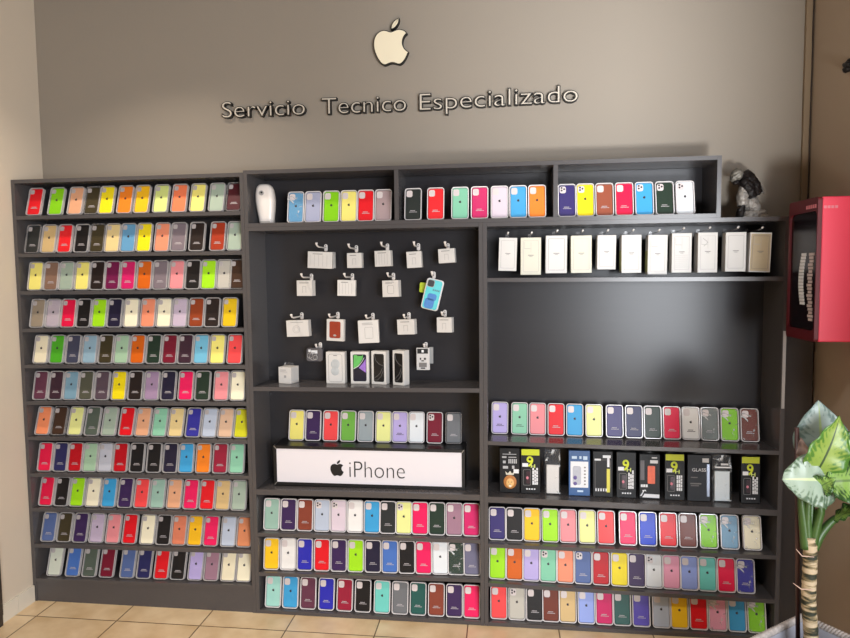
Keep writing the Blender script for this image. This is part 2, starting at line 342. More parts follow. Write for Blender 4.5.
def case_meshes(w, h, t, win, wx=0):
    r = {}
    b = nb(); ring(b, rrect(-w/2, w/2, 0, h, .013), rrect(-w/2+.0034, w/2-.0034, .0034, h-.0034, .010), -t, 0)
    r['package'] = me('case_package', b)
    b = nb(); prism(b, rrect(-w/2+.0050, w/2-.0050, .0052, h-.0052, .010), -t+.0035, -.0015, .0022); r['shell'] = me('case_shell', b)
    cx = -w/2+.008+win/2
    b = nb(); prism(b, rrect(cx-win/2, cx+win/2, h-.011-win*1.12, h-.011, win*.3), -t+.0018, -t+.0036); r['window'] = me('camera_window', b)
    b = nb()
    for P in apple_outline(0, h*.545, .0135, 3): prism(b, P, -t+.0030, -t+.0036)
    r['emblem'] = me('case_emblem', b)
    b = nb(); x = -.013
    for k in range(5):
        ww = random.uniform(.003, .006); bbox(b, x, x+ww, -t+.0030, -t+.0036, h*.285, h*.285+.0035); x += ww+.001
    x = -.017
    for k in range(6):
        ww = random.uniform(.004, .0065); bbox(b, x, x+ww, -t+.0030, -t+.0036, h*.245, h*.245+.0028); x += ww+.001
    r['lettering'] = me('case_lettering', b)
    b = nb()
    for px, pz in ((.0, .0), (.011, -.006), (.0, -.012)):
        bmesh.ops.create_cone(b, cap_ends=True, segments=12, radius1=.0042, radius2=.0042, depth=.0012, matrix=Matrix.Translation((cx-.005+px, -t+.0012, h-.018+pz)) @ Matrix.Rotation(math.pi/2, 4, 'X'))
    r['lens'] = me('lens_ring', b)
    b = nb(); n = 7; vs = []
    for i in range(n+1):
        for j in range(n*2+1):
            x = -w/2-.001+(w+.002)*i/n; z = .001+(h-.001)*j/(n*2)
            vs.append(b.verts.new((x, -t-.003-.003*noise.noise(Vector((x*60, z*60, w*99))), z)))
    for i in range(n):
        for j in range(n*2):
            q = i*(2*n+1)+j; b.faces.new([vs[q], vs[q+2*n+1], vs[q+2*n+2], vs[q+1]])
    r['film'] = me('wrap_film', b, True)
    return r
MESH_S = case_meshes(.0765, .146, CT, .020); MESH_L = case_meshes(.0795, .153, CT, .028)
winm = mat('milky_camera_window', (214, 204, 204), rough=.35); winm2 = mat('dull_camera_window', (182, 175, 176), rough=.35); lensm = mat('dark_lens', (50, 48, 54), rough=.25)
dkink = mat('dark_print', (44, 40, 46), rough=.5); ltink = mat('light_print', (180, 174, 178), rough=.5)
softink = mat('rosy_print', (150, 90, 90), rough=.5)
def phone_case(x, y, z, cname, lean, M, label, group, flag='', yaw=0, roll=0):
    rgb = PAL[cname]; t = thing('phone_case', label, 'phone case', (x, y, z), group); t.rotation_euler = (Matrix.Rotation(roll, 3, 'Y') @ Matrix.Rotation(yaw, 3, 'Z') @ Matrix.Rotation(-lean, 3, 'X')).to_euler()
    obj('package', M['package'], cleard if 'd' in flag else clearl if 'w' in flag else clearp, t)
    obj('case_shell', M['shell'], mat('silicone_'+cname.replace(' ', '_'), rgb, rough=.42, coat=.08, spec=.3), t)
    obj('camera_window', M['window'], winm2 if 'w' in flag else winm, t)
    dk = DARKTXT(rgb)
    if 'l' in flag: obj('camera_lens', M['lens'], lensm, t)
    if dk or 'e' in flag: obj('emblem', M['emblem'], dkink, t)
    if not dk or 't' in flag: obj('lettering', M['lettering'], ltink if not dk else dkink, t)
    if 'g' in flag: obj('wrap_film', M['film'], film, t)
    return t
ORD = ['first', 'second', 'third', 'fourth', 'fifth', 'sixth', 'seventh', 'eighth', 'ninth', 'tenth', 'eleventh', 'twelfth', 'thirteenth', 'fourteenth', 'fifteenth']
def row(key, rowname, group, vbase, Yb, lean, M, items, zoff=None):
    names = [it[1] for it in items]; n = len(items)
    for i, it in enumerate(items):
        uu, cn = it[0], it[1]; fl = it[2] if len(it) > 2 else ''
        vv = vbase[0]+(vbase[1]-vbase[0])*i/max(1, n-1)
        p = at(uu, vv, Yb-.008)
        # keep rows from interpenetrating
        z = (ztop(key, p.x) if zoff is None else zoff(p.x))+.0003
        if names.count(cn) == 1: lab = '%s phone case, the only one of that colour, %s' % (cn, rowname)
        else:
            L = names[i-1] if i else None; R_ = names[i+1] if i < n-1 else None
            if L is None: lab = '%s phone case at the left end, %s' % (cn, rowname)
            elif R_ is None: lab = '%s phone case at the right end, %s' % (cn, rowname)
            else: lab = '%s phone case between %s and %s ones, %s' % (cn, L, R_, rowname)
        sl = 0 if zoff else math.atan((ROWZ[key][3]-ROWZ[key][1])/(ROWZ[key][2]-ROWZ[key][0]))
        phone_case(p.x, Yb, z, cn, lean, M, lab, group, fl, yaw=random.uniform(-.012, .012), roll=-sl)
LR = [
[(34.5,'red'),(56,'lime green'),(75.5,'peach'),(92,'dark olive','d'),(106.5,'yellow'),(125,'orange'),(142,'amber'),(161,'pale lime'),(179.5,'coral'),(198,'pale yellow'),(217,'sage grey'),(234.5,'dark maroon','d')],
[(33,'charcoal','d'),(49,'tan'),(65,'bright red'),(82,'black'),(97.5,'dark olive','d'),(112.8,'cream tan'),(128.5,'blue'),(144.5,'yellow'),(162.5,'salmon'),(179,'mauve grey'),(197.5,'near black'),(218.3,'rust red'),(235.5,'sage grey')],
[(36,'pale yellow'),(51.7,'taupe brown'),(67,'sage grey'),(82.8,'pale yellow'),(98,'near black'),(113,'dark magenta'),(128.7,'magenta'),(145,'burnt orange'),(161,'mauve grey'),(177.5,'pink'),(193.7,'black'),(209.3,'neon lime'),(225,'light grey'),(238,'dark brown','d')],
[(38,'taupe'),(53.5,'lilac grey'),(68.8,'crimson'),(84.2,'black'),(99.7,'neon lime'),(115.2,'dark navy'),(131.8,'cream'),(148.6,'salmon'),(164.6,'cream'),(180.4,'lilac'),(197,'brown rust'),(213,'near black'),(230.5,'mustard')],
[(41.3,'cream white'),(57.3,'green'),(73.5,'slate navy'),(90,'pale blue'),(106.3,'dark olive'),(122,'sage mint'),(138,'burnt orange'),(154.2,'dark green'),(170.2,'maroon'),(186,'dark plum'),(201.7,'light blue'),(218,'pale yellow'),(235.5,'coral red')],
[(41,'plum'),(56.5,'dark plum'),(71.5,'blue grey'),(86.5,'olive grey'),(102.5,'dark mauve'),(119.5,'yellow'),(136,'near black'),(152.3,'lavender mauve'),(169,'dark navy'),(186.5,'hot pink'),(203.3,'dark green'),(222,'pink'),(238.5,'cream')],
[(43,'salmon orange'),(59,'dark brown','d'),(75.5,'cream yellow'),(92.3,'grey green'),(109.3,'sage grey'),(126.7,'red'),(143,'peach'),(159.7,'mint'),(176.2,'cream tan'),(193.5,'indigo'),(209.7,'silver blue'),(226,'beige pink'),(242,'olive yellow')],
[(45.5,'crimson'),(61,'navy'),(75.7,'dark red'),(90.7,'sage mint'),(105.7,'silver'),(121,'dark red'),(137.6,'black'),(154.6,'black'),(171,'dark navy'),(187,'sky blue'),(204,'orange'),(221,'wine red'),(237.5,'mint')],
[(46.7,'crimson'),(62,'black'),(77.5,'neon lime'),(93.3,'cream'),(109.3,'sky blue'),(125.7,'dark purple'),(142,'coral red'),(158,'mint grey'),(174.7,'peach'),(191.3,'hot pink'),(207.7,'red'),(223.3,'tan'),(239.5,'sage grey')],
[(49,'slate blue'),(64.7,'dark olive'),(80.6,'dark purple'),(97,'pale lilac'),(113.5,'pink'),(130.2,'red'),(148,'cream'),(164,'black'),(179.5,'salmon brown'),(195.5,'amber'),(211.5,'hot pink'),(229,'silver blue'),(245,'copper')],
[(55,'sage white'),(73.4,'cornflower blue'),(90,'grey green'),(107.5,'maroon'),(128,'slate blue'),(144.5,'navy'),(162,'red'),(178.6,'black'),(196,'lavender'),(212,'mauve'),(229,'cream white'),(244.5,'cream')]]
LN = ["left rack's top row"]+["left rack's %s row" % ORD[i] for i in range(1, 10)]+["left rack's bottom row"]
for i, r_ in enumerate(LR):
    k = 'L%d' % (i+1); v0 = LL[i][1]-5; v1 = LL[i][3]-5
    r_ = [(it[0]-1.3, it[1], (it[2] if len(it) > 2 else '')+'w') for it in r_]
    row(k, LN[i], "phone cases on the left rack's %s shelf" % (ORD[i] if i else 'top'), (v0, v1), .036, math.radians((17, 14, 12, 13, 14, 14, 19, 15, 17, 18, 20)[i]), MESH_S, r_)
ln = math.radians(11)
row('T', "top cabinet's left cubby", "phone cases in the top cabinet's left cubby", (222.5, 220.5), .07, ln, MESH_L,
    [(295.5,'blue','g'),(312.7,'lavender grey'),(331,'lime green'),(348.5,'pale yellow'),(365.5,'red'),(383,'rosy grey')])
row('T', "top cabinet's middle cubby", "phone cases in the top cabinet's middle cubby", (220.5, 217), .06, ln, MESH_L,
    [(413,'black green'),(435.6,'bright red'),(460,'sea green'),(479.6,'magenta'),(499.6,'lilac pink'),(518.3,'sky blue'),(537.2,'orange','e')])
row('T', "top cabinet's right cubby", "phone cases in the top cabinet's right cubby", (215.5, 213), .06, ln, MESH_L,
    [(567,'purple navy','l'),(585.5,'yellow','l'),(604.8,'brown'),(624.5,'crimson'),(644.6,'sky blue','l'),(665,'dark green','l'),(685.5,'silver white','l')])
row('R1', "row above the black packets", "phone cases standing above the black packets", (434, 440.4), .145, math.radians(12), MESH_L,
    [(499.7,'lavender','t'),(519.5,'mint','t'),(537.5,'pink'),(556,'red'),(574.7,'sky blue'),(594,'cream yellow'),(614.6,'purple navy'),(634,'navy'),(652.8,'dark green'),(672,'crimson'),(691,'white','t'),(710,'speckled grey','g'),(730,'lime green','g'),(750,'chestnut brown','g')])
row('R3', "right unit's third lowest row", "phone cases on the right unit's third lowest shelf", (540, 552), .055, ln, MESH_L,
    [(497.3,'purple navy'),(514.5,'black'),(532,'golden yellow'),(550.3,'neon lime'),(568.3,'pink'),(587.4,'cream yellow'),(606.3,'coral red'),(628,'hot pink'),(648,'bright blue'),(668.5,'red'),(688.2,'chestnut brown'),(709,'lime green','g'),(730,'bluish grey','g'),(752.5,'cream','g')])
row('R4', "right unit's second lowest row", "phone cases on the right unit's second lowest shelf", (580.5, 595), .05, ln, MESH_L,
    [(497.4,'neon lime'),(514.5,'burnt orange'),(531.2,'lavender'),(548.2,'sea green','l'),(565.4,'salmon'),(583,'slate blue','l'),(601,'dark red'),(619.6,'yellow'),(636.8,'dark purple'),(654,'silver white','l'),(671.7,'light pink'),(689.5,'periwinkle'),(707.6,'turquoise'),(726.5,'crimson'),(745.7,'indigo','g')])
row('R5', "right unit's lowest row", "phone cases on the right unit's lowest shelf", (621, 635), .04, ln, MESH_L,
    [(498.9,'coral red'),(517,'light grey','l'),(534.8,'black'),(551,'chestnut brown'),(567.9,'tan'),(586.5,'periwinkle'),(604.5,'magenta'),(622.3,'dark teal'),(641.5,'violet'),(661.5,'silver blue'),(679.8,'golden yellow'),(699,'red'),(718,'light pink','g'),(737.3,'sky blue'),(757,'lime green','g')])
row('M3', "middle unit's third lowest row", "phone cases on the middle unit's third lowest shelf", (530.5, 536), .045, ln, MESH_L,
    [(271.5,'mint grey'),(288.4,'dark purple'),(305,'brick brown'),(322,'silver blue','l'),(338.4,'lilac pink','l'),(355,'white'),(372,'sky blue'),(388,'charcoal'),(403.8,'cream yellow','l'),(420,'hot pink'),(437,'dark green'),(454.3,'mauve'),(471.5,'magenta')])
row('M4', "middle unit's second lowest row", "phone cases on the middle unit's second lowest shelf", (567, 576), .04, ln, MESH_L,
    [(271.5,'golden yellow'),(288,'white'),(304.8,'royal blue'),(322,'red'),(338.8,'dark purple'),(355.8,'neon lime'),(373,'dark navy'),(390,'cornflower blue'),(407,'black'),(423.8,'hot pink'),(440.5,'silver white'),(456.5,'dark green','g'),(472.2,'grey violet')])
row('M5', "middle unit's lowest row", "phone cases on the middle unit's lowest shelf", (608, 620), .035, ln, MESH_L,
    [(273,'pale turquoise'),(290.3,'sky blue'),(308,'plum'),(326.3,'royal blue'),(344.6,'wine red'),(362.8,'black'),(382,'turquoise'),(400,'smoky grey'),(418,'dark teal'),(436.3,'brick brown'),(454.4,'dark purple'),(471.8,'hot pink')])
# ------------------------------------------------------------------ light box sign
sx0 = at(274.2, 470, .06).x; sx1 = at(464.8, 470, .06).x; sz = max(ztop('MS', sx0), ztop('MS', sx1))+.0005; sw = sx1-sx0; sh = .196; sd = .14
t = thing('light_box_sign', 'long white box sign with black frame, apple emblem and thin black lettering', 'sign', (sx0, .06, sz))
t.rotation_euler = (0, 0, 0)
b = nb(); bbox(b, 0, sw, .002, sd, 0, sh); obj('housing', b, black_p, t)
b = nb(); fw = .014
for q in ((0, sw, 0, fw), (0, sw, sh-fw, sh), (0, fw, fw, sh-fw), (sw-fw, sw, fw, sh-fw)): bbox(b, q[0], q[1], -.004, .0019, q[2], q[3])
obj('frame', b, black_m, t)
box('face_panel', fw+.0005, sw-fw-.0005, -.001, .0018, fw+.0005, sh-fw-.0005, signface, t)
b = nb()
for cxx, czz, s1, s2 in ((0, sh, 1, -1), (sw, sh, -1, -1), (0, 0, 1, 1)):
    prism(b, [(cxx+s1*.001, czz+s2*.001), (cxx+s1*.004, czz), (cxx+s1*fw*1.1, czz+s2*fw*.9), (cxx+s1*fw*.9, czz+s2*fw*1.1)], -.0048, -.004)
obj('corner_clip', b, chrome, t)
def sgn(uu, vv): p = at(uu, vv, .059); return p.x-sx0, p.z-sz
bx, bz = sgn(337, 468); b = nb()
for P in apple_outline(bx, bz, .079, 8): prism(b, P, -.0022, -.001)
obj('emblem', b, black_m, t)
x0, z0 = sgn(349.5, 477); x1, _ = sgn(405, 479)
d = text_mesh('iPhone', .1, .0006, -.0018); stand_text(d, x0, x1, z0, z0+.078)
for v in d.vertices: v.co.y -= .0018
obj('lettering', d, black_m, t)
row('MS', 'on the light box sign', 'phone cases on top of the light box sign', (441.5, 443.5), .165, ln, MESH_L,
    [(296.5,'pale yellow'),(313,'dark purple'),(330.6,'coral red'),(348,'grass green'),(365.5,'silver grey'),(383.3,'cream yellow'),(399.8,'lavender','t'),(416.4,'silver white'),(434.7,'maroon','l'),(453.5,'smoky grey','d')],
    zoff=lambda x: sz+sh)
# ------------------------------------------------------------------ wall lettering and emblem
WY = D+.012
t = thing('wall_lettering', 'raised wall lettering reading Servicio Tecnico Especializado, pale faces with black edges', 'wall sign', (at(222, 110, WY).x, WY, at(222, 116, WY).z))
base = t.location.copy()
def word(txt, ul, vl, ur, vr, caph):
    a = at(ul, vl, WY-.02); c = at(ur, vr, WY-.02); W = c.x-a.x
    cu = bpy.data.curves.new('t', 'FONT'); cu.size = .1
    # advance of each letter: measure prefixes, then build letters one by one
    def width(s):
        d = text_mesh(s, .1, 0); xs = [v.co.x for v in d.vertices]; r = (min(xs), max(xs), max(v.co.y for v in d.vertices)); bpy.data.meshes.remove(d); return r
    bpy.data.curves.remove(cu)
    f = width(txt); k = W/(f[1]-f[0]); capr = width(txt[0])[2]; kz = caph/capr
    for i, ch in enumerate(txt):
        pre = width(txt[:i+1])[1]; own = width(ch)[1]
        dx = pre-own
        for nm, ext, off, yy, mt_ in (('letter', .011, .0014, -.012, black_m), ('letter_face', .0012, -.0019, -.0245, face_m)):
            d = text_mesh(ch, .1, ext, off)
            d.transform(Matrix.Translation((dx-f[0], 0, 0))); d.transform(Matrix.Diagonal((k, kz, 1, 1)))
            d.transform(Matrix.Rotation(math.pi/2, 4, 'X'))
            zz = (a.z+(c.z-a.z)*((dx)/(f[1]-f[0])))-base.z
            d.transform(Matrix.Translation((a.x-base.x, yy, zz)))
            if nm == 'letter': lt = obj('letter', d, mt_, t)
            else: obj('letter_face', d, mt_, lt)
word('Servicio', 222.5, 118, 305.5, 114.6, .078)
word('Tecnico', 322, 114.5, 406.5, 110.8, .078)
word('Especializado', 419.5, 110.5, 578, 101.5, .078)
a0 = at(391, 42, WY-.02)
t = thing('apple_emblem', 'cream apple-shaped emblem with black edges high on the back wall', 'emblem', (a0.x, WY, a0.z))
for nm, P in zip(('body', 'leaf'), apple_outline(0, 0, .219, 8)):
    P = [(x_*.94, z_) for x_, z_ in P]
    b = nb(); prism(b, P, -.024, .002); o = obj('emblem_'+nm, b, black_m, t)
    cx = sum(p[0] for p in P)/len(P); cz = sum(p[1] for p in P)/len(P)
    # inset face
    n_ = len(P); Q = []
    ar = sum(P[i][0]*P[(i+1) % n_][1]-P[(i+1) % n_][0]*P[i][1] for i in range(n_)); sg = 1 if ar > 0 else -1
    for i in range(n_):
        ax, az = P[i-1]; cx2, cz2 = P[(i+1) % n_]; tx, tz = cx2-ax, cz2-az; L = math.hypot(tx, tz) or 1
        Q.append((P[i][0]-sg*tz/L*.0045, P[i][1]+sg*tx/L*.0045))
    b = nb(); prism(b, Q, -.0262, -.0242); obj('emblem_face', b, emb_m, o)
# ------------------------------------------------------------------ hooks and hanging packets
def hook(u0, v0, L, label, group, clearm=white_p, Yw=D-.0085, plate=True):
    p = at(u0, v0, Yw); t = thing('display_hook', label, 'hook', (p.x, Yw, p.z), group)
    b = nb(); prism(b, rrect(-.0085, .0085, -.020, .016, .008), -.004, 0, .001); obj('mounting_plate', b, clearm, t)
    b = nb(); tube(b, [(0, -.004, .0), (0, -L*.3, -.003), (0, -L*.8, -.002), (0, -L*.95, .003), (0, -L, .010)], .0040, 8); obj('arm', b, clearm, t, True)
    b = nb(); tube(b, [(0, -L+.0005, .009), (0, -L-.001, .017)], .0060, 8); obj('arm_tip', b, clearm, t, True)
    b = nb(); ell(b, (0, -.0045, .009), (.0028, .0012, .0028), 8); obj('screw', b, mat('dark_screw', (70, 66, 64), rough=.4), t)
    return t
G = 'white hooks on the back of the middle unit'
def packet(name, label, u0, u1, v0, v1, Yf, th, mt, group=None, cat='packet', rot=0, tab=True, roll=0):
    a = at(u0, v1, Yf); c = at(u1, v0, Yf); w = c.x-a.x; h = c.z-a.z
    t = thing(name, label, cat, ((a.x+c.x)/2, Yf, a.z), group); t.rotation_euler = (0, roll, rot)
    b = nb(); bbox(b, -w/2, w/2, 0, th, 0, h, bev=.0012); obj('carton', b, mt, t)
    return t, w, h
def lines(w, h, zs, x=.3): return [(-w*x, w*x*random.uniform(.2, 1), h*z, h*z+.003) for z in zs]
HK = [ # plate u,v, packet u0,u1,v0,v1, kind, where
(326,247.5, 307.6,331.5,251.5,268.5,'cable','top row, first from the left'),
(356.5,248.5, 347,361.5,252.8,268,'plug','top row, second from the left'),
(387.5,246.8, 374.7,391,250.5,266.5,'cable','top row, third from the left'),
(418.5,246.5, 407,421.7,251.3,267.8,'plug','top row, fourth from the left'),
(448,246.5, 438.5,455,248.5,263,'plug','top row, right end'),
(311.6,276.8, 296,312.5,280.3,296,'plug','second row, left end'),
(352.5,276.5, 337.5,355,280,296,'cable','second row, second from the left'),
(393.5,276, 382,399,280.3,297,'dual','second row, beside the teal case'),
(302,315.5, 286.5,309,320.3,336.6,'coil','third row, left end'),
(338,315, 326,343.5,319.3,341,'wallet','third row'),
(373,316, 359,378.7,320.3,343,'dual','third row, next to the rust red one'),
(409,315.5, 397,415,319.5,334.5,'plug','third row, fourth from the left'),
(445,313, 436.5,452,317.5,332.5,'plug','third row, right end')]
for i, (pu, pv, a0_, a1_, b0_, b1_, kd, wh) in enumerate(HK):
    hook(pu, pv, .165, 'white hook on the dark back panel, %s' % wh.replace('next to the rust red one', 'third from the left').replace('third row', 'third row, second from left', 1 if wh == 'third row' else 0), G)
    Yf = .10 if pu < 400 else .11
    th = .035 if kd != 'wallet' else .022
    lab = {'cable':'white cable packet hanging on a hook', 'plug':'small white adapter box hanging on a hook', 'dual':'white box with faint drawing hanging on a hook', 'coil':'white packet with round coil drawing hanging on a hook', 'wallet':'white packet showing a rust red wallet on a hook'}[kd]+', '+wh.replace('next to the rust red one', 'third from left')
    t, w, h = packet('hanging_packet', lab, a0_, a1_, b0_, b1_, Yf, th, white_card, 'white packets hanging in the middle unit', roll=random.uniform(-.05, .05), rot=random.uniform(-.25, .1))
    if kd == 'cable':
        rects('print', [(-w*.40+k*w*.17, -w*.40+k*w*.17+.0012, h*.12, h*.8) for k in range(5)], -.0003, pale_ink, t); rects('caption', lines(w, h, (.84,)), -.0003, grey_ink, t)
    elif kd == 'plug':
        rects('print', [(-w*.12, -w*.1, h*.2, h*.6), (w*.1, w*.12, h*.2, h*.6), (-w*.12, w*.12, h*.6, h*.62)], -.0003, pale_ink, t); rects('caption', lines(w, h, (.82,)), -.0003, grey_ink, t)
    elif kd == 'dual':
        b = nb(); ring(b, rrect(-w*.18, w*.22, h*.2, h*.7, .006), rrect(-w*.18+.001, w*.22-.001, h*.2+.001, h*.7-.001, .005), -.0006, -.0002); obj('print', b, grey_ink, t)
        rects('caption', lines(w, h, (.86, .8)), -.0003, pale_ink, t)
    elif kd == 'coil':
        for rr_ in (.019, .011):
            b = nb(); C_ = [(rr_*math.cos(q*math.pi/12)-.006, h*.45+rr_*math.sin(q*math.pi/12)) for q in range(24)]; C2 = [((x+.006)*.92-.006, h*.45+(z-h*.45)*.92) for x, z in C_]
            ring(b, C_, C2, -.0006, -.0002); obj('print', b, pale_ink, t)
        rects('caption', lines(w, h, (.86,)), -.0003, pale_ink, t)
    else:
        b = nb(); prism(b, rrect(-w*.32, w*.32, h*.14, h*.9, .008), -.003, -.0002, .001); obj('wallet', b, mat('rust_leather', (146, 52, 28), rough=.5, var=.1), t)
        b = nb(); ell(b, (0, -.003, h*.26), (.009, .001, .005), 10); obj('badge', b, pale_ink, t)
# second packet behind the first cable packet
t, w, h = packet('hanging_packet', 'white cable packet overlapped by the one before it, top row left end', 318, 334, 252, 268.3, .15, .03, white_card, 'white packets hanging in the middle unit')
rects('print', [(w*.1+k*.006, w*.1+k*.006+.001, h*.1, h*.85) for k in range(3)], -.0003, pale_ink, t)
# teal printed case on a hook
hook(434, 274.8, .10, 'white hook holding the tilted teal phone case', G)
pc = at(432.5, 294.5, .12); t = thing('phone_case', 'teal phone case with blue print hanging tilted from a hook', 'phone case', (pc.x, .12, pc.z)); t.rotation_euler = (0, math.radians(14), math.radians(6))
w, h = .084, .150
b = nb(); prism(b, rrect(-w/2, w/2, -h/2, h/2, .014), 0, .018, .003); obj('package', b, clearp, t)
b = nb(); prism(b, rrect(-w/2+.005, w/2-.007, -h/2+.004, h/2-.005, .012), -.003, .004, .0015); obj('case_shell', b, mat('teal_print_case', (84, 196, 204), rough=.3, var=.15, vscale=30), t)
b = nb(); prism(b, rrect(-w/2+.008, -w/2+.038, h/2-.040, h/2-.009, .008), -.0038, -.003); o = obj('camera_bump', b, black_p, t)
b = nb(); prism(b, rrect(-w/2+.0055, -w/2+.0405, h/2-.0425, h/2-.0065, .010), -.0033, -.0028); obj('camera_frame', b, pale_ink, t)
rects('lettering', [(-.004+k*.009, .002+k*.009, .018, .026) for k in range(4)], -.0031, mat('slate_print', (70, 110, 126), rough=.5), t)
b = nb(); prism(b, rrect(-.030, .016, -h/2+.006, -.020, .014), -.0038, -.003); prism(b, rrect(-.022, .022, -.030, .004, .012), -.0038, -.003); obj('print', b, mat('blue_print', (58, 120, 188), rough=.5, var=.2, vscale=90), t)
pc = at(422.6, 287.5, .15); t = thing('price_tag', 'lime green tag hanging behind the teal phone case', 'tag', (pc.x, .15, pc.z)); t.rotation_euler = (0, .1, 0)
b = nb(); prism(b, rrect(-.015, .018, -.024, .024, .006), 0, .006, .001); obj('tag_body', b, mat('lime_tag', (176, 196, 44), rough=.4), t)
# clear blister with grey cable
hook(320.5, 345.5, .08, 'white hook holding the smoky clear packet, bottom left', G)
pc = at(314.5, 361.5, .14); t = thing('hanging_packet', 'smoky clear packet holding coiled earphones, left of the phone boxes', 'packet', (pc.x, .14, pc.z), 'white packets hanging in the middle unit')
b = nb(); prism(b, rrect(-.042, .042, 0, .068, .014), 0, .025, .003); obj('blister', b, mat('smoky_plastic', (92, 90, 94), rough=.2, coat=.4, bump=.6, bscale=60), t)
for cx_, cz_, r_ in ((-.022, .030, .014), (.006, .020, .011), (-.006, .026, .019)):
    b = nb(); tube(b, [(cx_+r_*math.cos(k*math.pi/8), -.002, cz_+r_*math.sin(k*math.pi/8)) for k in range(17)], .0016, 6, False); obj('coiled_wire', b, pale_ink, t, True)
rects('paper_label', [(-.016, .016, .040, .056), (-.030, -.018, .048, .060)], -.0004, white_ink, t)
hook(426, 345.3, .08, 'white hook holding the black and white printed packet, bottom right', G)
pc = at(424, 370, .13); t = thing('hanging_packet', 'black and white printed packet hanging right of the phone boxes', 'packet', (pc.x-.006, .13, pc.z), 'white packets hanging in the middle unit')
b = nb(); bbox(b, -.030, .034, 0, .014, 0, .108, bev=.001); obj('carton', b, mat('grey_card', (196, 194, 194), rough=.5), t)
b = nb(); bbox(b, .030, .050, .012, .030, .030, .110, bev=.001); obj('rear_card', b, mat('mid_grey_card', (140, 142, 144), rough=.5), t)
rects('header_print', [(-.026, .026, .080, .104)], -.0003, black_m, t); rects('header_mark', [(-.005, .006, .086, .098)], -.0008, white_ink, t)
rects('print', [(-.014, -.007, .050, .060), (.006, .016, .050, .060), (-.006, .006, .042, .048), (-.010, .012, .006, .012)], -.0003, black_m, t); rects('shade_print', [(-.018, .020, .014, .036)], -.0003, grey_ink, t)
# ------------------------------------------------------------------ things on the middle shelf
def on(key, u0, u1, v1, Yf):
    a = at(u0, v1, Yf); c = at(u1, v1, Yf); return a.x, c.x, max(ztop(key, a.x), ztop(key, c.x))+.0004
x0, x1, z = on('M2', 278, 292, 384, .09); w = x1-x0
t = thing('adapter_box', 'small white cube box on the shelf left of the phone boxes', 'box', ((x0+x1)/2, .09, z)); t.rotation_euler = (0, 0, -.25)
b = nb(); bbox(b, -w/2, w/2, 0, .07, 0, .082, bev=.001); obj('carton', b, white_card, t)
rects('print', [(-w*.35, w*.1, .066, .069), (-w*.35, w*.2, .058, .060), (-.004, .008, .030, .042)], -.0003, pale_ink, t)
t2 = thing('clear_lid', 'small clear plastic lid lying on top of the white cube box', 'lid', ((x0+x1)/2+.008, .115, z+.0824))
b = nb(); ring(b, rrect(-.022, .026, 0, .018, .006), rrect(-.020, .024, .002, .016, .004), -.012, .016); prism(b, rrect(-.0215, .0255, .0005, .0175, .006), .016, .018); obj('lid_body', b, bagm, t2)
def phone_box(u0, u1, vt, vb, Yf, th, rot, label):
    x0, x1, z = on('M2', u0, u1, vb, Yf); w = x1-x0; h = at(u0, vt, Yf).z-z
    t = thing('phone_box', label, 'phone box', (x0, Yf, z), 'boxed phones on the middle shelf'); t.rotation_euler = (0, 0, rot)
    b = nb(); bbox(b, 0, w, 0, th, 0, h, bev=.001); obj('carton', b, white_card, t)
    return t, w, h
def outline(t, w, h, mt_, nm='print', mx=.14, mz=.06, th=.0012, r=.008, y=-.0003, x0=0):
    b = nb(); ring(b, rrect(x0+w*mx, x0+w*(1-mx), h*mz, h*(1-mz), r), rrect(x0+w*mx+th, x0+w*(1-mx)-th, h*mz+th, h*(1-mz)-th, r-th), y-.0003, y); return obj(nm, b, mt_, t)
t, w, h = phone_box(326.5, 345, 352, 383.7, .10, .045, 0, 'white phone box with silver phone outline, first of four')
outline(t, w, h, grey_ink, mx=.13, r=.012)
b = nb(); ell(b, (w*.5, 0, h*.62), (.022, .0008, .024), 20); ell(b, (w*.48, 0, h*.40), (.020, .0008, .022), 20); obj('wallpaper_print', b, mat('silver_print', (178, 182, 184), rough=.5, var=.25, vscale=40), t, True)
rects('speaker_print', [(w*.4, w*.6, h*.88, h*.90)], -.0003, grey_ink, t)
t, w, h = phone_box(351, 369, 351.8, 383.7, .10, .045, 0, 'white phone box with green and purple picture, second of four')
b = nb(); prism(b, rrect(w*.13, w*.87, h*.08, h*.92, .008), -.0006, -.0002); o = obj('screen_print', b, mat('dark_violet_print', (28, 24, 40), rough=.4), t)
b = nb(); prism(b, [(w*.16, h*.45), (w*.42, h*.56), (w*.66, h*.78), (w*.7, h*.9), (w*.18, h*.9)], -.0009, -.0006); obj('green_print', b, mat('green_ink', (92, 176, 88), rough=.5, var=.3, vscale=60), t)
b = nb(); prism(b, [(w*.45, h*.5), (w*.84, h*.35), (w*.84, h*.78), (w*.70, h*.66)], -.0009, -.0006); obj('purple_print', b, mat('purple_ink', (150, 108, 196), rough=.5, var=.3, vscale=60), t)
b = nb(); tube(b, [(w*.16, -.001, h*.47), (w*.42, -.001, h*.55), (w*.62, -.001, h*.68), (w*.76, -.001, h*.82)], .0012, 5); obj('swoosh', b, white_ink, t)
b = nb(); prism(b, rrect(w*.36, w*.64, h*.87, h*.91, .002), -.0012, -.0009); obj('notch_print', b, black_m, t)
def swooshes(t, w, h, mx0, mx1):
    b = nb(); prism(b, rrect(w*mx0, w*mx1, h*.08, h*.92, .008), -.0006, -.0002); obj('screen_print', b, mat('black_screen_print', (14, 13, 15), rough=.3), t)
    W = w*(mx1-mx0); X = w*mx0
    for P in ([(.08, .90), (.18, .74), (.5, .62), (.97, .56)], [(.04, .18), (.3, .24), (.62, .34), (.85, .50)], [(.05, .13), (.35, .13), (.7, .24), (.92, .42)]):
        b = nb(); tube(b, [(X+W*x, -.001, h*z) for x, z in P], .0010, 5); obj('swoosh', b, grey_ink, t)
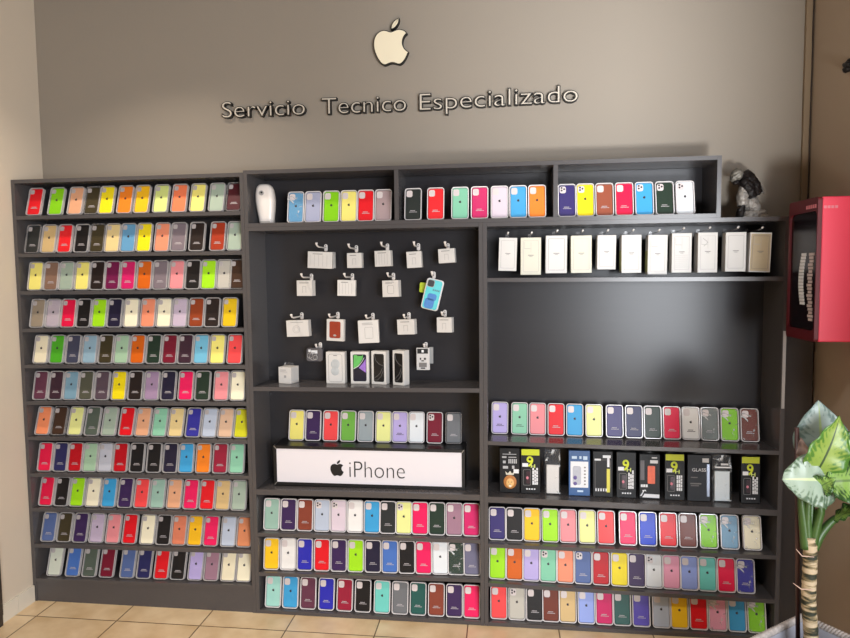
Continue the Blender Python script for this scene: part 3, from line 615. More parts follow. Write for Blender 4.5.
t, w, h = phone_box(371.7, 387, 351, 384, .095, .045, .0, 'white phone box with black swirl picture, third of four'); t.rotation_euler = (0, 0, -.22)
swooshes(t, w, h, .16, .88)
t, w, h = phone_box(393, 406.5, 350.2, 386, .08, .045, 0, 'white phone box turned to show its right side, fourth of four'); t.rotation_euler = (0, 0, -.45)
swooshes(t, w, h, .16, .88)
# air freshener dispenser
x0, x1, z = 0, 0, ROWZ['T'][1]+.0004; p = at(265, 223.5, .06)
t = thing('air_freshener', 'white automatic air freshener dispenser standing in the left cubby', 'air freshener', (p.x, .06, z))
prof = [(.0, .036), (.03, .037), (.07, .043), (.11, .047), (.14, .046), (.165, .042), (.18, .036), (.19, .026)]
b = nb(); rings_ = []
for zz, hw in prof:
    P = rrect(-hw, hw, -.030, .030, .022, 4); rings_.append([b.verts.new((x-(zz*.04), y*(hw/.047)**.5+.03-.01*(zz/.19)**2*0, zz)) for x, y in P])
for A_, B_ in zip(rings_, rings_[1:]):
    for k in range(len(A_)): b.faces.new([A_[k], A_[(k+1) % len(A_)], B_[(k+1) % len(A_)], B_[k]])
b.faces.new(rings_[0][::-1]); b.faces.new(rings_[-1]); obj('dispenser_body', b, white_p, t, True)
b = nb(); bmesh.ops.create_cone(b, cap_ends=True, segments=20, radius1=.0125, radius2=.0115, depth=.006, matrix=Matrix.Translation((-.014, .0015, .148)) @ Matrix.Rotation(math.pi/2, 4, 'X')); o = obj('nozzle_ring', b, pale_ink, t)
b = nb(); bmesh.ops.create_cone(b, cap_ends=True, segments=12, radius1=.0045, radius2=.0045, depth=.004, matrix=Matrix.Translation((-.012, -.003, .150)) @ Matrix.Rotation(math.pi/2, 4, 'X')); obj('nozzle', b, black_m, o)
b = nb(); bbox(b, -.024, .024, .0005, .003, .004, .014); obj('base_trim', b, pale_ink, t)
# ------------------------------------------------------------------ white boxes hanging in the right unit
HB = [(498.3,516.3,237.6,271,.015,.03,'the smallest, left end',white_card),(520.6,541,237.4,275,.0,.03,'second from the left',cream_card),(545.5,567,235.3,273.3,.0,.05,'third from the left',white_card),
(571,592,235.3,273,.0,.05,'cream tinted, fourth from the left',cream_card),(597,616,235,269.5,.0,.055,'short one, fifth from the left',white_card),(621.5,641.8,234.7,273,.0,.055,'sixth from the left',white_card),
(647.5,667.5,234.7,274.5,.0,.055,'seventh from the left',white_card),(671.5,692,233,272.7,.0,.05,'eighth from the left, covered in fine print',white_card),(697.5,718,232.3,272.6,.0,.06,'with arrow drawing, third from right',white_card),
(725,746.5,232,271.6,.0,.05,'second from the right, beside the tan one',white_card),(748.5,771,232.3,272.2,.0,.04,'with tan front at the right end',white_card)]
for i, (a_, c_, vt, vb, rl, th, wh, mt_) in enumerate(HB):
    Yf = .055; t, w, h = packet('accessory_box', 'white accessory box on a hook, '+wh, a_, c_, vt, vb, Yf, th, mt_, 'white boxes hanging in the top of the right unit', roll=(.03 if i in (0, 10) else random.uniform(-.008, .012)))
    outline(t, w, h, pale_ink if i not in (2, 10) else grey_ink, mx=.12, mz=.08, th=.0012, r=.004)
    if i == 10: b = nb(); prism(b, rrect(-w/2+.004, w/2-.004, .005, h-.006, .002), -.00025, 0); obj('tan_front', b, tan_card, t)
    for o in t.children:
        if o.name.startswith('print'): o.location.x = -w/2
    if i == 10:
        for o in t.children:
            if o.name.startswith('print'): o.location.y = -.0004
    rects('caption', [(-w*.14, w*.14, h*.52, h*.53+.001), (-w*.08, w*.08, h*.49, h*.50)], -.0005, grey_ink, t)
    if i in (1, 7, 10, 8, 6): rects('drawing', [(-w*.32, -w*.02, h*.70, h*.71), (-w*.32, -w*.31, h*.70, h*.88), (w*.0, w*.01, h*.6, h*.88)], -.0005, pale_ink, t)
    if i == 7: rects('fine_print', [(-w*.33, w*.33, h*(.14+.05*k), h*(.14+.05*k)+.001) for k in range(7)], -.0005, pale_ink, t)
    if i == 8:
        b = nb(); tube(b, [(-w*.25, -.0006, h*.86), (w*.0, -.0006, h*.76), (-w*.2, -.0006, h*.66)], .0008, 4); obj('arrow_drawing', b, grey_ink, t)
    if i in (5, 6): b = nb(); bbox(b, -w/2-.0015, -w/2-.0003, .006, th-.006, .01, h*.6); obj('side_sticker', b, mat('olive_side_print', (176, 176, 120), rough=.5), t)
    p = at((a_+c_)/2, vt-2.5, Yf+.01); tl = thing('display_hook', 'clear hook above the white box, '+wh.replace(', beside the tan one', ''), 'hook', (p.x, D-.0085, p.z), 'clear hooks along the top of the right unit')
    b = nb(); prism(b, rrect(-.0085, .0085, -.014, .014, .007), -.004, 0, .001); obj('mounting_plate', b, cleard, tl)
    L = D-.0085-Yf+.012
    b = nb(); tube(b, [(0, -.004, -.001), (0, -L*.6, .0), (0, -L*.92, .001), (.004, -L, .008)], .003, 6); obj('arm', b, cleard, tl, True)
    b = nb(); tube(b, [(.002, -L+.004, .006), (.005, -L-.002, .012)], .0042, 6); obj('arm_tip', b, white_p, tl, True)
# ------------------------------------------------------------------ packets below (black boxes)
def pack(u0, u1, vt, vb, label, mt_, name='screen_protector_box', cat='box', Yf=.065, th=.022, lean=.05, grp='glass protector packs in the right unit'):
    x0, x1, z = on('R2', u0, u1, vb, Yf); w = x1-x0; h = (at(u0, vt, Yf).z-z)
    h = min(h, at(u0, 440+(u0-490)*.035+8, Yf).z-z-.003)
    t = thing(name, label, cat, ((x0+x1)/2, Yf, z+th*math.sin(lean)+.0003), grp); t.rotation_euler = (-lean, 0, 0)
    if mt_: b = nb(); bbox(b, -w/2, w/2, 0, th, 0, h, bev=.001); obj('carton', b, mt_, t)
    return t, w, h
def nineh(t, w, h, header):
    if header: rects('header_band', [(-w*.46, w*.46, h*.86, h*.995)], -.0003, yellow_ink, t)
    d = text_mesh('9', .1, .0006, .002); stand_text(d, -w*.20, w*.14, h*.60, h*.84)
    for v in d.vertices: v.co.y -= .0012
    obj('numeral_nine', d, yellow_ink, t)
    d = text_mesh('H', .1, .0006, .001); stand_text(d, w*.02, w*.24, h*.58, h*.66)
    for v in d.vertices: v.co.y -= .0019
    obj('letter_h', d, mat('pale_lime_print', (214, 226, 120), rough=.5), t)
    rects('sticker', [(-w*.42, -w*.12, h*.60, h*.68)], -.0005, white_ink, t)
    b = nb(); ring(b, rrect(-w*.38, w*.02, h*.18, h*.54, .006), rrect(-w*.38+.002, w*.02-.002, h*.18+.002, h*.54-.002, .005), -.0008, -.0002); obj('phone_print', b, grey_ink, t)
    b = nb(); prism(b, rrect(-w*.22, w*.0, h*.22, h*.50, .005), -.0007, -.0003); ob = obj('screen_print', b, mat('dark_plum_print', (44, 16, 30), rough=.3), t)
    b = nb(); ell(b, (-w*.16, -.0008, h*.35), (w*.07, .0006, w*.08), 10); obj('pink_spot', b, mat('pink_ink', (206, 120, 136), rough=.5), t)
    b = nb()
    for k in range(3):
        zz = h*.20
        while zz < h*.53:
            hh = h*random.uniform(.05, .09); bbox(b, w*(.10+.10*k), w*(.18+.10*k), -.0006, -.0002, zz, zz+hh); zz += hh+h*.012
    obj('sideways_lettering', b, white_ink, t)
    rects('caption', [(-w*.22+k*w*.13, -w*.14+k*w*.13, h*.085, h*.115) for k in range(4)], -.0003, white_ink, t)
N9 = ['beside the lion box', 'between pen and orange phone boxes', 'left of the dark glass pack', 'at the right end']
t, w, h = pack(499.8, 519.6, 448, 489.5, 'black protector box with golden lion face at the left end', black_card)
b = nb(); ell(b, (w*.02, 0, h*.24), (w*.33, .0012, w*.35), 20); obj('lion_mane', b, mat('golden_mane_print', (176, 112, 48), rough=.5, var=.4, vscale=120), t, True)
b = nb(); ell(b, (w*.02, -.001, h*.22), (w*.20, .0012, w*.23), 16); o = obj('lion_face', b, mat('tan_face_print', (222, 176, 110), rough=.5, var=.25, vscale=150), t, True)
b = nb(); ell(b, (w*.02, -.002, h*.15), (w*.08, .001, w*.07), 10); obj('lion_muzzle', b, mat('pale_muzzle_print', (236, 222, 196), rough=.5), o, True)
b = nb(); ell(b, (-w*.06, -.002, h*.24), (w*.025, .001, w*.02), 8); ell(b, (w*.10, -.002, h*.24), (w*.025, .001, w*.02), 8); ell(b, (w*.02, -.003, h*.185), (w*.03, .001, w*.02), 8); obj('lion_eyes', b, black_m, o, True)
b = nb(); prism(b, [(-w*.18, h*.40), (w*.20, h*.40), (w*.24, h*.48), (w*.12, h*.43), (w*.02, h*.49), (-w*.09, h*.43), (-w*.22, h*.48)], -.0006, -.0002); obj('crown_print', b, cream_card, t)
rects('lettering', [(-w*.36, w*.34, h*.86, h*.875), (-w*.03, w*.04, h*.885, h*.92), (-w*.38, -w*.16, h*.78, h*.82), (-w*.34, -w*.20, h*.66, h*.72), (-w*.34, -w*.08, h*.54, h*.60), (w*.12, w*.24, h*.54, h*.61)]+[(-w*.06+k*w*.09, -w*.0+k*w*.09, h*.66, h*.76) for k in range(5)]+[(-w*.06, w*.34, h*.79, h*.81)], -.0003, mat('dim_white_print', (176, 176, 178), rough=.6), t)
rects('sticker', [(w*.20, w*.46, h*.44, h*.53)], -.0006, white_ink, t)
t, w, h = pack(520.8, 540.2, 446, 491, 'black protector box with 9H and yellow header, '+N9[0], black_card); nineh(t, w, h, True)
def bag(u0, u1, vt, vb, label, inner):
    t, w, h = pack(u0, u1, vt, vb, label, None, 'accessory_bag', 'bag', th=.02)
    b = nb(); bbox(b, -w*.40, w*.42, .003, .016, .003, h*.66, bev=.003); obj('contents', b, inner, t)
    b = nb(); n = 8; vs = {}
    for i in range(n+1):
        for j in range(2*n+1):
            x = -w/2+w*i/n; z = h*j/(2*n); vs[i, j] = b.verts.new((x, -.003+.004*noise.noise(Vector((x*90, z*70, u0))) + (.006 if j > 1.4*n else 0), z+.001))
    for i in range(n):
        for j in range(2*n): b.faces.new([vs[i, j], vs[i+1, j], vs[i+1, j+1], vs[i, j+1]])
    obj('bag_film', b, film, t, True)
    b = nb(); bbox(b, -w/2, w/2, .0165, .0175, 0, h); obj('bag_back', b, bagm, t)
    return t, w, h
t, w, h = bag(545, 560.3, 450, 495, 'clear bag holding a white accessory, between yellow headed and blue boxes', white_card)
rects('tie', [(-w*.40, -w*.1, h*.90, h*.94), (-w*.02, w*.04, h*.74, h*.92)], -.004, black_m, t)
t, w, h = pack(568.9, 589.9, 449, 493.5, 'blue protector box with white drawing of a phone camera', blue_card)
rects('white_panel', [(-w*.42, w*.42, h*.18, h*.76)], -.0003, white_ink, t)
b = nb(); prism(b, rrect(-w*.32, w*.08, h*.24, h*.66, .010), -.0008, -.0004); prism(b, rrect(-w*.30, -w*.05, h*.28, h*.44, .008), -.0011, -.0008); obj('phone_drawing', b, mat('silver_grey_print', (176, 178, 188), rough=.5, var=.2, vscale=60), t)
b = nb(); ell(b, (-w*.20, -.0012, h*.40), (w*.09, .0008, w*.10), 12); ell(b, (-w*.20, -.0012, h*.27), (w*.09, .0008, w*.09), 12); obj('lens_print', b, mat('violet_lens_print', (92, 78, 140), rough=.4), t)
rects('lettering', [(-w*.36, -w*.12, h*.82, h*.88), (w*.0, w*.10, h*.82, h*.88), (w*.18, w*.38, h*.80, h*.88), (-w*.10, w*.18, h*.08, h*.12)], -.0004, mat('pale_blue_print', (190, 210, 230), rough=.5), t)
rects('icon_column', [(w*.22, w*.30, h*(.24+.075*k), h*(.27+.075*k)) for k in range(6)], -.0009, grey_ink, t)
t, w, h = pack(593, 612.6, 450.5, 495.5, 'black box showing a phone outline and a yellow pen', black_card)
outline(t, w, h, grey_ink, x0=-w/2, mx=.10, mz=.18, th=.0016, r=.008).scale.x = 1
rects('pen', [(w*.20, w*.36, h*.10, h*.62)], -.001, mat('yellow_pen', (210, 200, 70), rough=.4), t)
rects('lettering', [(-w*.42, -w*.10, h*.80, h*.84), (-w*.0, w*.40, h*.86, h*.92), (w*.22, w*.34, h*.66, h*.86)]+[(-w*.38+k*w*.13, -w*.32+k*w*.13, h*.12, h*.18) for k in range(5)], -.0005, white_ink, t)
t, w, h = pack(616.6, 636, 451, 495, 'black protector box with 9H, '+N9[1], black_card); nineh(t, w, h, False)
t, w, h = pack(639.5, 659.8, 455, 498, 'black box with an orange phone picture and hammer drawing', black_card)
b = nb(); prism(b, rrect(-w*.10, w*.26, h*.34, h*.74, .004), -.0012, -.0002); obj('phone_print', b, mat('orange_red_print', (222, 92, 52), rough=.4, var=.3, vscale=50), t)
b = nb(); bbox(b, -w*.46, -w*.26, -.0008, -.0002, h*.42, h*.86); obj('grey_stripe', b, mat('mid_grey_print', (96, 92, 96), rough=.5), t)
rects('lettering', [(w*.02, w*.40, h*.80, h*.87), (w*.10, w*.36, h*.91, h*.94), (-w*.44, -w*.34, h*.26, h*.32), (-w*.32, -w*.22, h*.26, h*.32), (-w*.20, -w*.10, h*.26, h*.32)], -.0004, white_ink, t)
b = nb(); prism(b, [(-w*.48, h*.06), (-w*.40, h*.06), (-w*.26, h*.18), (-w*.16, h*.16), (-w*.20, h*.20), (-w*.36, h*.19), (-w*.34, h*.15)], -.0006, -.0002); prism(b, [(-w*.36, h*.03), (w*.48, h*.02), (w*.48, h*.10), (-w*.26, h*.11)], -.0006, -.0002); obj('hammer_print', b, white_ink, t)
t, w, h = pack(664.8, 684.6, 453, 495.5, 'black protector box with 9H and yellow header, '+N9[2], black_card); nineh(t, w, h, True)
t, w, h = pack(687.5, 710.5, 453, 496.5, 'wide glossy dark pack lettered GLASS with a silver edge', mat('glossy_dark_foil', (24, 26, 32), rough=.45, spec=.3, bump=.4, bscale=25))
d = text_mesh('GLASS', .1, .0003, 0); stand_text(d, -w*.30, w*.30, h*.64, h*.71)
for v in d.vertices: v.co.y -= .0008
obj('lettering', d, white_ink, t)
rects('silver_edge', [(w*.34, w*.46, h*.10, h*.80)], -.0006, mat('silver_foil', (150, 160, 180), rough=.25, metal=.4), t); rects('sticker', [(w*.14, w*.42, h*.84, h*.93)], -.0012, white_ink, t)
rects('print', [(-w*.36, -w*.06, h*.50, h*.52), (-w*.38, w*.1, h*.36, h*.39), (-w*.36, w*.0, h*.32, h*.34)], -.0006, grey_ink, t)
t, w, h = bag(713, 731.5, 456, 500, 'clear bag holding a pale grey case, left of the last yellow headed box', mat('pale_grey_case', (200, 208, 212), rough=.4, bump=.5, bscale=50))
rects('header_card', [(-w*.42, w*.42, h*.74, h*.77), (-w*.1, w*.3, h*.80, h*.84)], -.005, white_ink, t)
t, w, h = pack(741, 760, 455, 502, 'black protector box with 9H and yellow header, '+N9[3], black_card); nineh(t, w, h, True)
# ------------------------------------------------------------------ figurine
def remeshed(bm, vox, smooth=4):
    d = bpy.data.meshes.new('r'); bm.to_mesh(d); bm.free(); o = bpy.data.objects.new('r', d); COL.objects.link(o)
    r = o.modifiers.new('r', 'REMESH'); r.mode = 'VOXEL'; r.voxel_size = vox
    s_ = o.modifiers.new('s', 'SMOOTH'); s_.iterations = smooth; s_.factor = .5
    dg = bpy.context.evaluated_depsgraph_get(); m_ = bpy.data.meshes.new_from_object(o.evaluated_get(dg)); bpy.data.objects.remove(o)
    for v in m_.vertices: v.co += v.normal*.0035*noise.noise(v.co*95)+v.normal*.0015*noise.noise(v.co*230)
    for p in m_.polygons: p.use_smooth = True
    return m_
FY = .10; pf = at(748, 216, FY); zf = ZR+.0004
t = thing('figurine', 'silver and black crouching figurine on top of the right unit', 'figurine', (pf.x, FY, zf))
kx = 1/213.0
def P3(u_, v_, dy=0): return ((u_-748)*kx, dy, (216-v_)*kx)
silver = mat('antique_silver', (150, 145, 140), rough=.4, metal=.3, var=.85, vscale=210, bump=.6, bscale=300)
darks = mat('black_patina', (22, 17, 17), rough=.5, spec=.3, var=.5, vscale=150, bump=.6, bscale=260)
b = nb(); ell(b, P3(752, 211.5), (.058, .040, .020)); ell(b, P3(759, 211), (.026, .030, .019)); bbox(b, P3(740, 0)[0], P3(764, 0)[0], -.036, .036, .0, .013); obj('base', remeshed(b, .003), silver, t)
b = nb(); ell(b, P3(749.5, 201), (.036, .034, .036)); tube(b, [P3(742, 186, -.020), P3(740.5, 195, -.026), P3(741, 204, -.028)], [.018, .024, .024], 12); ell(b, P3(745, 190), (.028, .026, .026))
ell(b, P3(752, 205, -.012), (.030, .028, .024)); tube(b, [P3(747, 205, .016), P3(742, 208, .012), P3(741, 214, .010)], [.013, .012, .010], 8)
body = obj('robed_body', remeshed(b, .003), silver, t)
b = nb(); tube(b, [P3(740.5, 203, -.026), P3(739.5, 209, -.026), P3(738.5, 214.5, -.027)], [.015, .016, .018], 8); obj('boot', remeshed(b, .003), darks, t)
b = nb(); tube(b, [P3(742, 172.5, 0), P3(745.5, 179, .0), P3(750, 187, .0), P3(755.5, 194, .0)], [.026, .040, .042, .028], 14); tube(b, [P3(741, 180, -.022), P3(745, 187, -.030), P3(750, 197, -.026)], [.022, .026, .016], 10); ell(b, P3(752, 181, .004), (.020, .022, .018)); obj('dark_cloak', remeshed(b, .003), darks, t)
b = nb(); ell(b, P3(736.5, 174.5, -.012), (.026, .026, .027)); ell(b, P3(733.5, 178, -.016), (.017, .018, .021)); ell(b, P3(731.5, 177.5, -.032), (.004, .006, .004), 8); hd = obj('bowed_head', remeshed(b, .0025), mat('dull_silver', (120, 116, 108), rough=.45, metal=.3, var=.4, vscale=140, bump=.5, bscale=260), t)
b = nb(); ell(b, P3(735, 182, -.020), (.015, .014, .014)); obj('beard', remeshed(b, .0025), darks, t)
b = nb()
for k in range(6): tube(b, [P3(755, 189, .0), P3(760+k*.8, 183+k*1.8, -.006+.004*k)], [.010, .001], 6)
obj('silver_tassel', b, silver, t, True)
# ------------------------------------------------------------------ red fire cabinet on the right wall
cx0 = 3.58; ya, yb_ = -.365, -.125; cz0, cz1 = 1.392, 1.936; cdx = XR-cx0
t = thing('fire_extinguisher_cabinet', 'red metal fire extinguisher cabinet with dark window on the right wall', 'fire cabinet', (XR-.0005, yb_, cz0))
W_ = yb_-ya; H_ = cz1-cz0
b = nb(); bbox(b, -cdx+.012, 0, -W_, 0, 0, H_, bev=.004); obj('housing', b, red_m, t)
# front door on the left-facing side: frame with rounded top corner, dark glass
def yz_poly(bm, outer, inner, x0, x1):
    n_ = len(outer); R4 = [[bm.verts.new((x, p[0], p[1])) for p in P] for P, x in ((outer, x0), (inner, x0), (inner, x1), (outer, x1))]
    for k in range(4):
        A_, B_ = R4[k], R4[(k+1) % 4]
        for i in range(n_): bm.faces.new([A_[i], A_[(i+1) % n_], B_[(i+1) % n_], B_[i]])
po = rrect(-W_, 0, 0, H_, .012, 4); pi_ = rrect(-W_+.006, -.012, .040, H_-.050, .022, 4)
b = nb(); yz_poly(b, po, pi_, -cdx-.004, -cdx+.0115); dr = obj('door_frame', b, mat('shaded_red_enamel', (84, 3, 14), rough=.5), t)  # cabinet red darkened, shade of the left-facing side put into the colour
b = nb(); bbox(b, -cdx+.003, -cdx+.008, -W_+.004, -.008, .036, H_-.046); obj('window_pane', b, dark_glass, t)
b = nb()
for k in range(16):
    q = k/15; z_ = H_*.60-q*.19; y_ = -W_*.52+.020*math.sin(q*3); bbox(b, -cdx+.0010, -cdx+.0028, y_-.020, y_+.018, z_, z_+.0112)
obj('white_notice', b, white_ink, dr)
b = nb()
for k in range(20):
    q = k/19; z_ = H_*.60-q*.25; y_ = -W_*.78+.012*math.sin(q*3.4); bbox(b, -cdx+.0010, -cdx+.0028, y_-.022+.004*(k%2), y_+.018-.005*(k%3), z_, z_+.0105)
obj('lettering_strip', b, mat('grey_pink_print', (196, 178, 176), rough=.5), dr)
b = nb()
for k in range(5): bbox(b, -cdx-.0052, -cdx-.0042, -W_+.012+k*.017, -W_+.024+k*.017, H_-.040, H_-.026)
obj('door_lettering', b, mat('pink_print', (206, 120, 130), rough=.5), dr)
b = nb()
for k in range(4): bbox(b, -cdx+.016+k*.013, -cdx+.026+k*.013, -W_-.0008, -W_-.0001, H_-.044, H_-.034)
obj('side_lettering', b, MC['pink_print'], t)
# small black bracket at the right edge
p = at(849.5, 67, -.10); p.x = XR-.0005
t = thing('wall_bracket', 'small black bracket fixed high on the right wall above red cabinet', 'bracket', (XR-.0005, -.10, p.z))
b = nb(); ell(b, (-.012, 0, -.010), (.014, .02, .012)); ell(b, (-.012, 0, .010), (.014, .02, .012)); tube(b, [(-.008, 0, .01), (-.001, 0, .034)], [.010, .006], 8); obj('bracket_body', remeshed(b, .003, 2), black_p, t)
# ------------------------------------------------------------------ planter and plant
PZ = .42; A = Vector((3.482, -.537, 0)); dl = Vector((-.80, -.60, 0)); dr_ = Vector((.60, -.80, 0)); SD = .36
ctr = A+dl*SD/2+dr_*SD/2
t = thing('planter', 'square grey planter with braided rim at bottom right', 'planter', (ctr.x, ctr.y, 0)); t.rotation_euler = (0, 0, math.atan2(.60, .80))
potm = mat('grey_planter', (168, 170, 182), rough=.45, var=.08, vscale=12)
b = nb()
def sq(h_, s_): return [(-s_, -s_, h_), (s_, -s_, h_), (s_, s_, h_), (-s_, s_, h_)]
lo = [b.verts.new(p) for p in sq(.0, .13)]; up_ = [b.verts.new(p) for p in sq(PZ-.012, .172)]; ui = [b.verts.new(p) for p in sq(PZ-.012, .156)]; li = [b.verts.new(p) for p in sq(.10, .125)]
for A_, B_ in ((lo, up_), (up_, ui), (ui, li)):
    for k in range(4): b.faces.new([A_[k], A_[(k+1) % 4], B_[(k+1) % 4], B_[k]])
b.faces.new(lo[::-1]); b.faces.new(li)
obj('pot_wall', b, potm, t)
b = nb(); R0 = .166; n_ = 160; pts_a = []; 
def sqp(q, r=R0):
    q = (q % 1)*4; k = int(q); f_ = q-k; c_ = [(-r, -r), (r, -r), (r, r), (-r, r), (-r, -r)]
    return c_[k][0]+(c_[k+1][0]-c_[k][0])*f_, c_[k][1]+(c_[k+1][1]-c_[k][1])*f_
for ph in (0, math.pi*2/3, math.pi*4/3):
    P = []
    for i in range(n_*3+1):
        q = i/(n_*3); x, y = sqp(q); ang = q*2*math.pi*40+ph; P.append((x*(1+.030*math.cos(ang)), y*(1+.030*math.cos(ang)), PZ-.004+.0085*math.sin(ang)))
    tube(b, P, .0065, 6, False)
obj('braided_rim', b, mat('weathered_rim', (176, 168, 164), rough=.6, var=.55, vscale=70), t, True)
b = nb(); bbox(b, -.148, .148, -.148, .148, PZ-.085, PZ-.075); obj('soil', b, mat('dark_soil', (44, 34, 28), rough=.95, var=.4, vscale=60, bump=1, bscale=80), t)
# plant
TY = -.74
def PT(u_, v_, dy=0): p_ = at(u_, v_, TY+dy); return p_
root = PT(811, 652); root.z = PZ-.074
t = thing('potted_plant', 'leafy dieffenbachia with ringed pale trunk standing in the grey planter', 'plant', root)
def R3(p_): return p_-root
trm = bpy.data.materials.new('ringed_trunk'); trm.use_nodes = True; n = trm.node_tree.nodes; l = trm.node_tree.links
tc = n.new('ShaderNodeTexCoord'); mp = n.new('ShaderNodeMapping'); mp.inputs['Scale'].default_value = (6, 6, 34); l.new(tc.outputs['Object'], mp.inputs[0])
nz = n.new('ShaderNodeTexNoise'); nz.inputs['Scale'].default_value = 1.6; nz.inputs['Detail'].default_value = 6; l.new(mp.outputs[0], nz.inputs['Vector'])
cr = n.new('ShaderNodeValToRGB'); cr.color_ramp.elements[0].position = .44; cr.color_ramp.elements[0].color = s2l((38, 42, 28))+(1,); cr.color_ramp.elements[1].position = .56; cr.color_ramp.elements[1].color = s2l((186, 168, 140))+(1,)
e_ = cr.color_ramp.elements.new(.50); e_.color = s2l((132, 116, 84))+(1,); l.new(nz.outputs['Fac'], cr.inputs[0]); l.new(cr.outputs[0], n['Principled BSDF'].inputs['Base Color']); n['Principled BSDF'].inputs['Roughness'].default_value = .7
ptop = PT(809, 536)
P = []; Rd = []; N_ = 46
for i in range(N_+1):
    q = i/N_; p_ = R3(root.lerp(ptop, q)); p_.x += .003*math.sin(q*9); P.append(p_); seg = (q*11) % 1; Rd.append(.0215*(1+.10*(1-seg))-.001*q)
b = nb(); tube(b, P, Rd, 14); obj('trunk', b, trm, t, True)
green = mat('petiole_green', (58, 88, 38), rough=.4, var=.2, vscale=30)
for k, Q in enumerate(([(806,548),(803,520),(801,500),(803,478)], [(809,548),(810,515),(812,495),(815,470)], [(811,550),(816,528),(822,508),(830,492)], [(808,548),(807,520),(808,500),(806,488)], [(813,548),(822,532),(836,518),(852,513)], [(812,545),(819,515),(828,499),(846,490),(856,488)])):
    pts_ = [R3(PT(a_, c_, .03*math.sin(k*2)*(j/3))) for j, (a_, c_) in enumerate(Q)]
    # smooth
    sm = []
    for j in range(len(pts_)-1):
        for q in range(5): 
            p0_ = pts_[max(j-1, 0)]; p1_ = pts_[j]; p2_ = pts_[j+1]; p3_ = pts_[min(j+2, len(pts_)-1)]; s__ = q/5
            sm.append(.5*((2*p1_)+(-p0_+p2_)*s__+(2*p0_-5*p1_+4*p2_-p3_)*s__**2+(-p0_+3*p1_-3*p2_+p3_)*s__**3))
    sm.append(pts_[-1]); b = nb(); m_ = len(sm); tube(b, sm, [.0180*(1-.66*j/m_) for j in range(m_)], 8); obj('petiole', b, green, t, True)
def leafmat(name, edge, mid, vein, mix=.5):
    m = bpy.data.materials.new(name); m.use_nodes = True; n = m.node_tree.nodes; l = m.node_tree.links; B = n['Principled BSDF']; B.inputs['Roughness'].default_value = .38
    uv = n.new('ShaderNodeUVMap'); sp = n.new('ShaderNodeSeparateXYZ'); l.new(uv.outputs[0], sp.inputs[0])
    def M_(op, a_, b_=None):
        k = n.new('ShaderNodeMath'); k.operation = op
        for i_, x_ in enumerate((a_, b_)):
            if x_ is None: continue
            if isinstance(x_, (int, float)): k.inputs[i_].default_value = x_
            else: l.new(x_, k.inputs[i_])
        return k.outputs[0]
    ax = M_('ABSOLUTE', M_('SUBTRACT', sp.outputs[0], .5))            # 0 at midrib, .5 at margin
    nz = n.new('ShaderNodeTexNoise'); nz.inputs['Scale'].default_value = 9; nz.inputs['Detail'].default_value = 6; l.new(uv.outputs[0], nz.inputs['Vector'])
    st = M_('SINE', M_('ADD', M_('MULTIPLY', M_('SUBTRACT', sp.outputs[1], M_('MULTIPLY', ax, .45)), 74), M_('MULTIPLY', nz.outputs['Fac'], 7)))
    a_ = M_('ADD', M_('MULTIPLY', ax, 1.7), M_('ADD', M_('MULTIPLY', M_('SUBTRACT', nz.outputs['Fac'], .5), 1.3), M_('MULTIPLY', st, .16)))
    r1 = n.new('ShaderNodeMapRange'); r1.inputs[1].default_value = mix-.12; r1.inputs[2].default_value = mix+.14; l.new(a_, r1.inputs[0])
    mx = n.new('ShaderNodeMix'); mx.data_type = 'RGBA'; mx.inputs['A'].default_value = s2l(mid)+(1,); mx.inputs['B'].default_value = s2l(edge)+(1,); l.new(r1.outputs[0], mx.inputs['Factor'])
    r2 = n.new('ShaderNodeMapRange'); r2.inputs[1].default_value = .018; r2.inputs[2].default_value = .034; r2.inputs[3].default_value = 1; r2.inputs[4].default_value = 0; l.new(ax, r2.inputs[0])
    mv = n.new('ShaderNodeMix'); mv.data_type = 'RGBA'; l.new(r2.outputs[0], mv.inputs['Factor']); l.new(mx.outputs['Result'], mv.inputs['A']); mv.inputs['B'].default_value = s2l(vein)+(1,)
    l.new(mv.outputs['Result'], B.inputs['Base Color']); MC[name] = m; return m
def leaf(base, tip, width, mt_, bow=.2, facing=(0, -1, .3), curl=.25, label=None, blunt=.95):
    base = R3(base); tip = R3(tip); L = (tip-base).length; ax = (tip-base).normalized(); F = Vector(facing); F = (F-ax*F.dot(ax)).normalized(); side = ax.cross(F)
    nu, nv = 10, 18; b = nb(); uvl = b.loops.layers.uv.new('UVMap'); V = {}; UVc = {}
    for j in range(nv+1):
        v_ = j/nv; wv = width*.5*(math.sin(math.pi*min(1, v_**.72))**blunt)*(1 if v_ < .999 else 0)+.0006
        c_ = base+ax*L*v_+F*(bow*L*math.sin(math.pi*v_*.85))
        for i in range(nu+1):
            s_ = i/nu*2-1; off = side*(wv*s_)+F*(curl*wv*abs(s_)**1.6+.006*math.sin(v_*24+s_)*abs(s_))
            V[i, j] = b.verts.new(c_+off); UVc[V[i, j]] = (i/nu, v_)
    for i in range(nu):
        for j in range(nv):
            f_ = b.faces.new([V[i, j], V[i+1, j], V[i+1, j+1], V[i, j+1]])
            for lp in f_.loops: lp[uvl].uv = UVc[lp.vert]
    d = bpy.data.meshes.new('leaf'); b.to_mesh(d); b.free()
    for p_ in d.polygons: p_.use_smooth = True
    o = obj('leaf', d, mt_, t); so = o.modifiers.new('thickness', 'SOLIDIFY'); so.thickness = .0012
    if label: o['label'] = label
    return o
silverleaf = leafmat('silver_variegated_leaf', (104, 124, 120), (146, 162, 158), (150, 170, 120), .55)
paleleaf = leafmat('pale_veined_leaf', (84, 106, 84), (150, 168, 152), (190, 205, 160), .62)
limeleaf = leafmat('lime_variegated_leaf', (74, 118, 44), (132, 156, 70), (42, 66, 26), .52)
darkleaf = leafmat('dark_variegated_leaf', (48, 84, 36), (128, 164, 78), (90, 120, 60), .45)
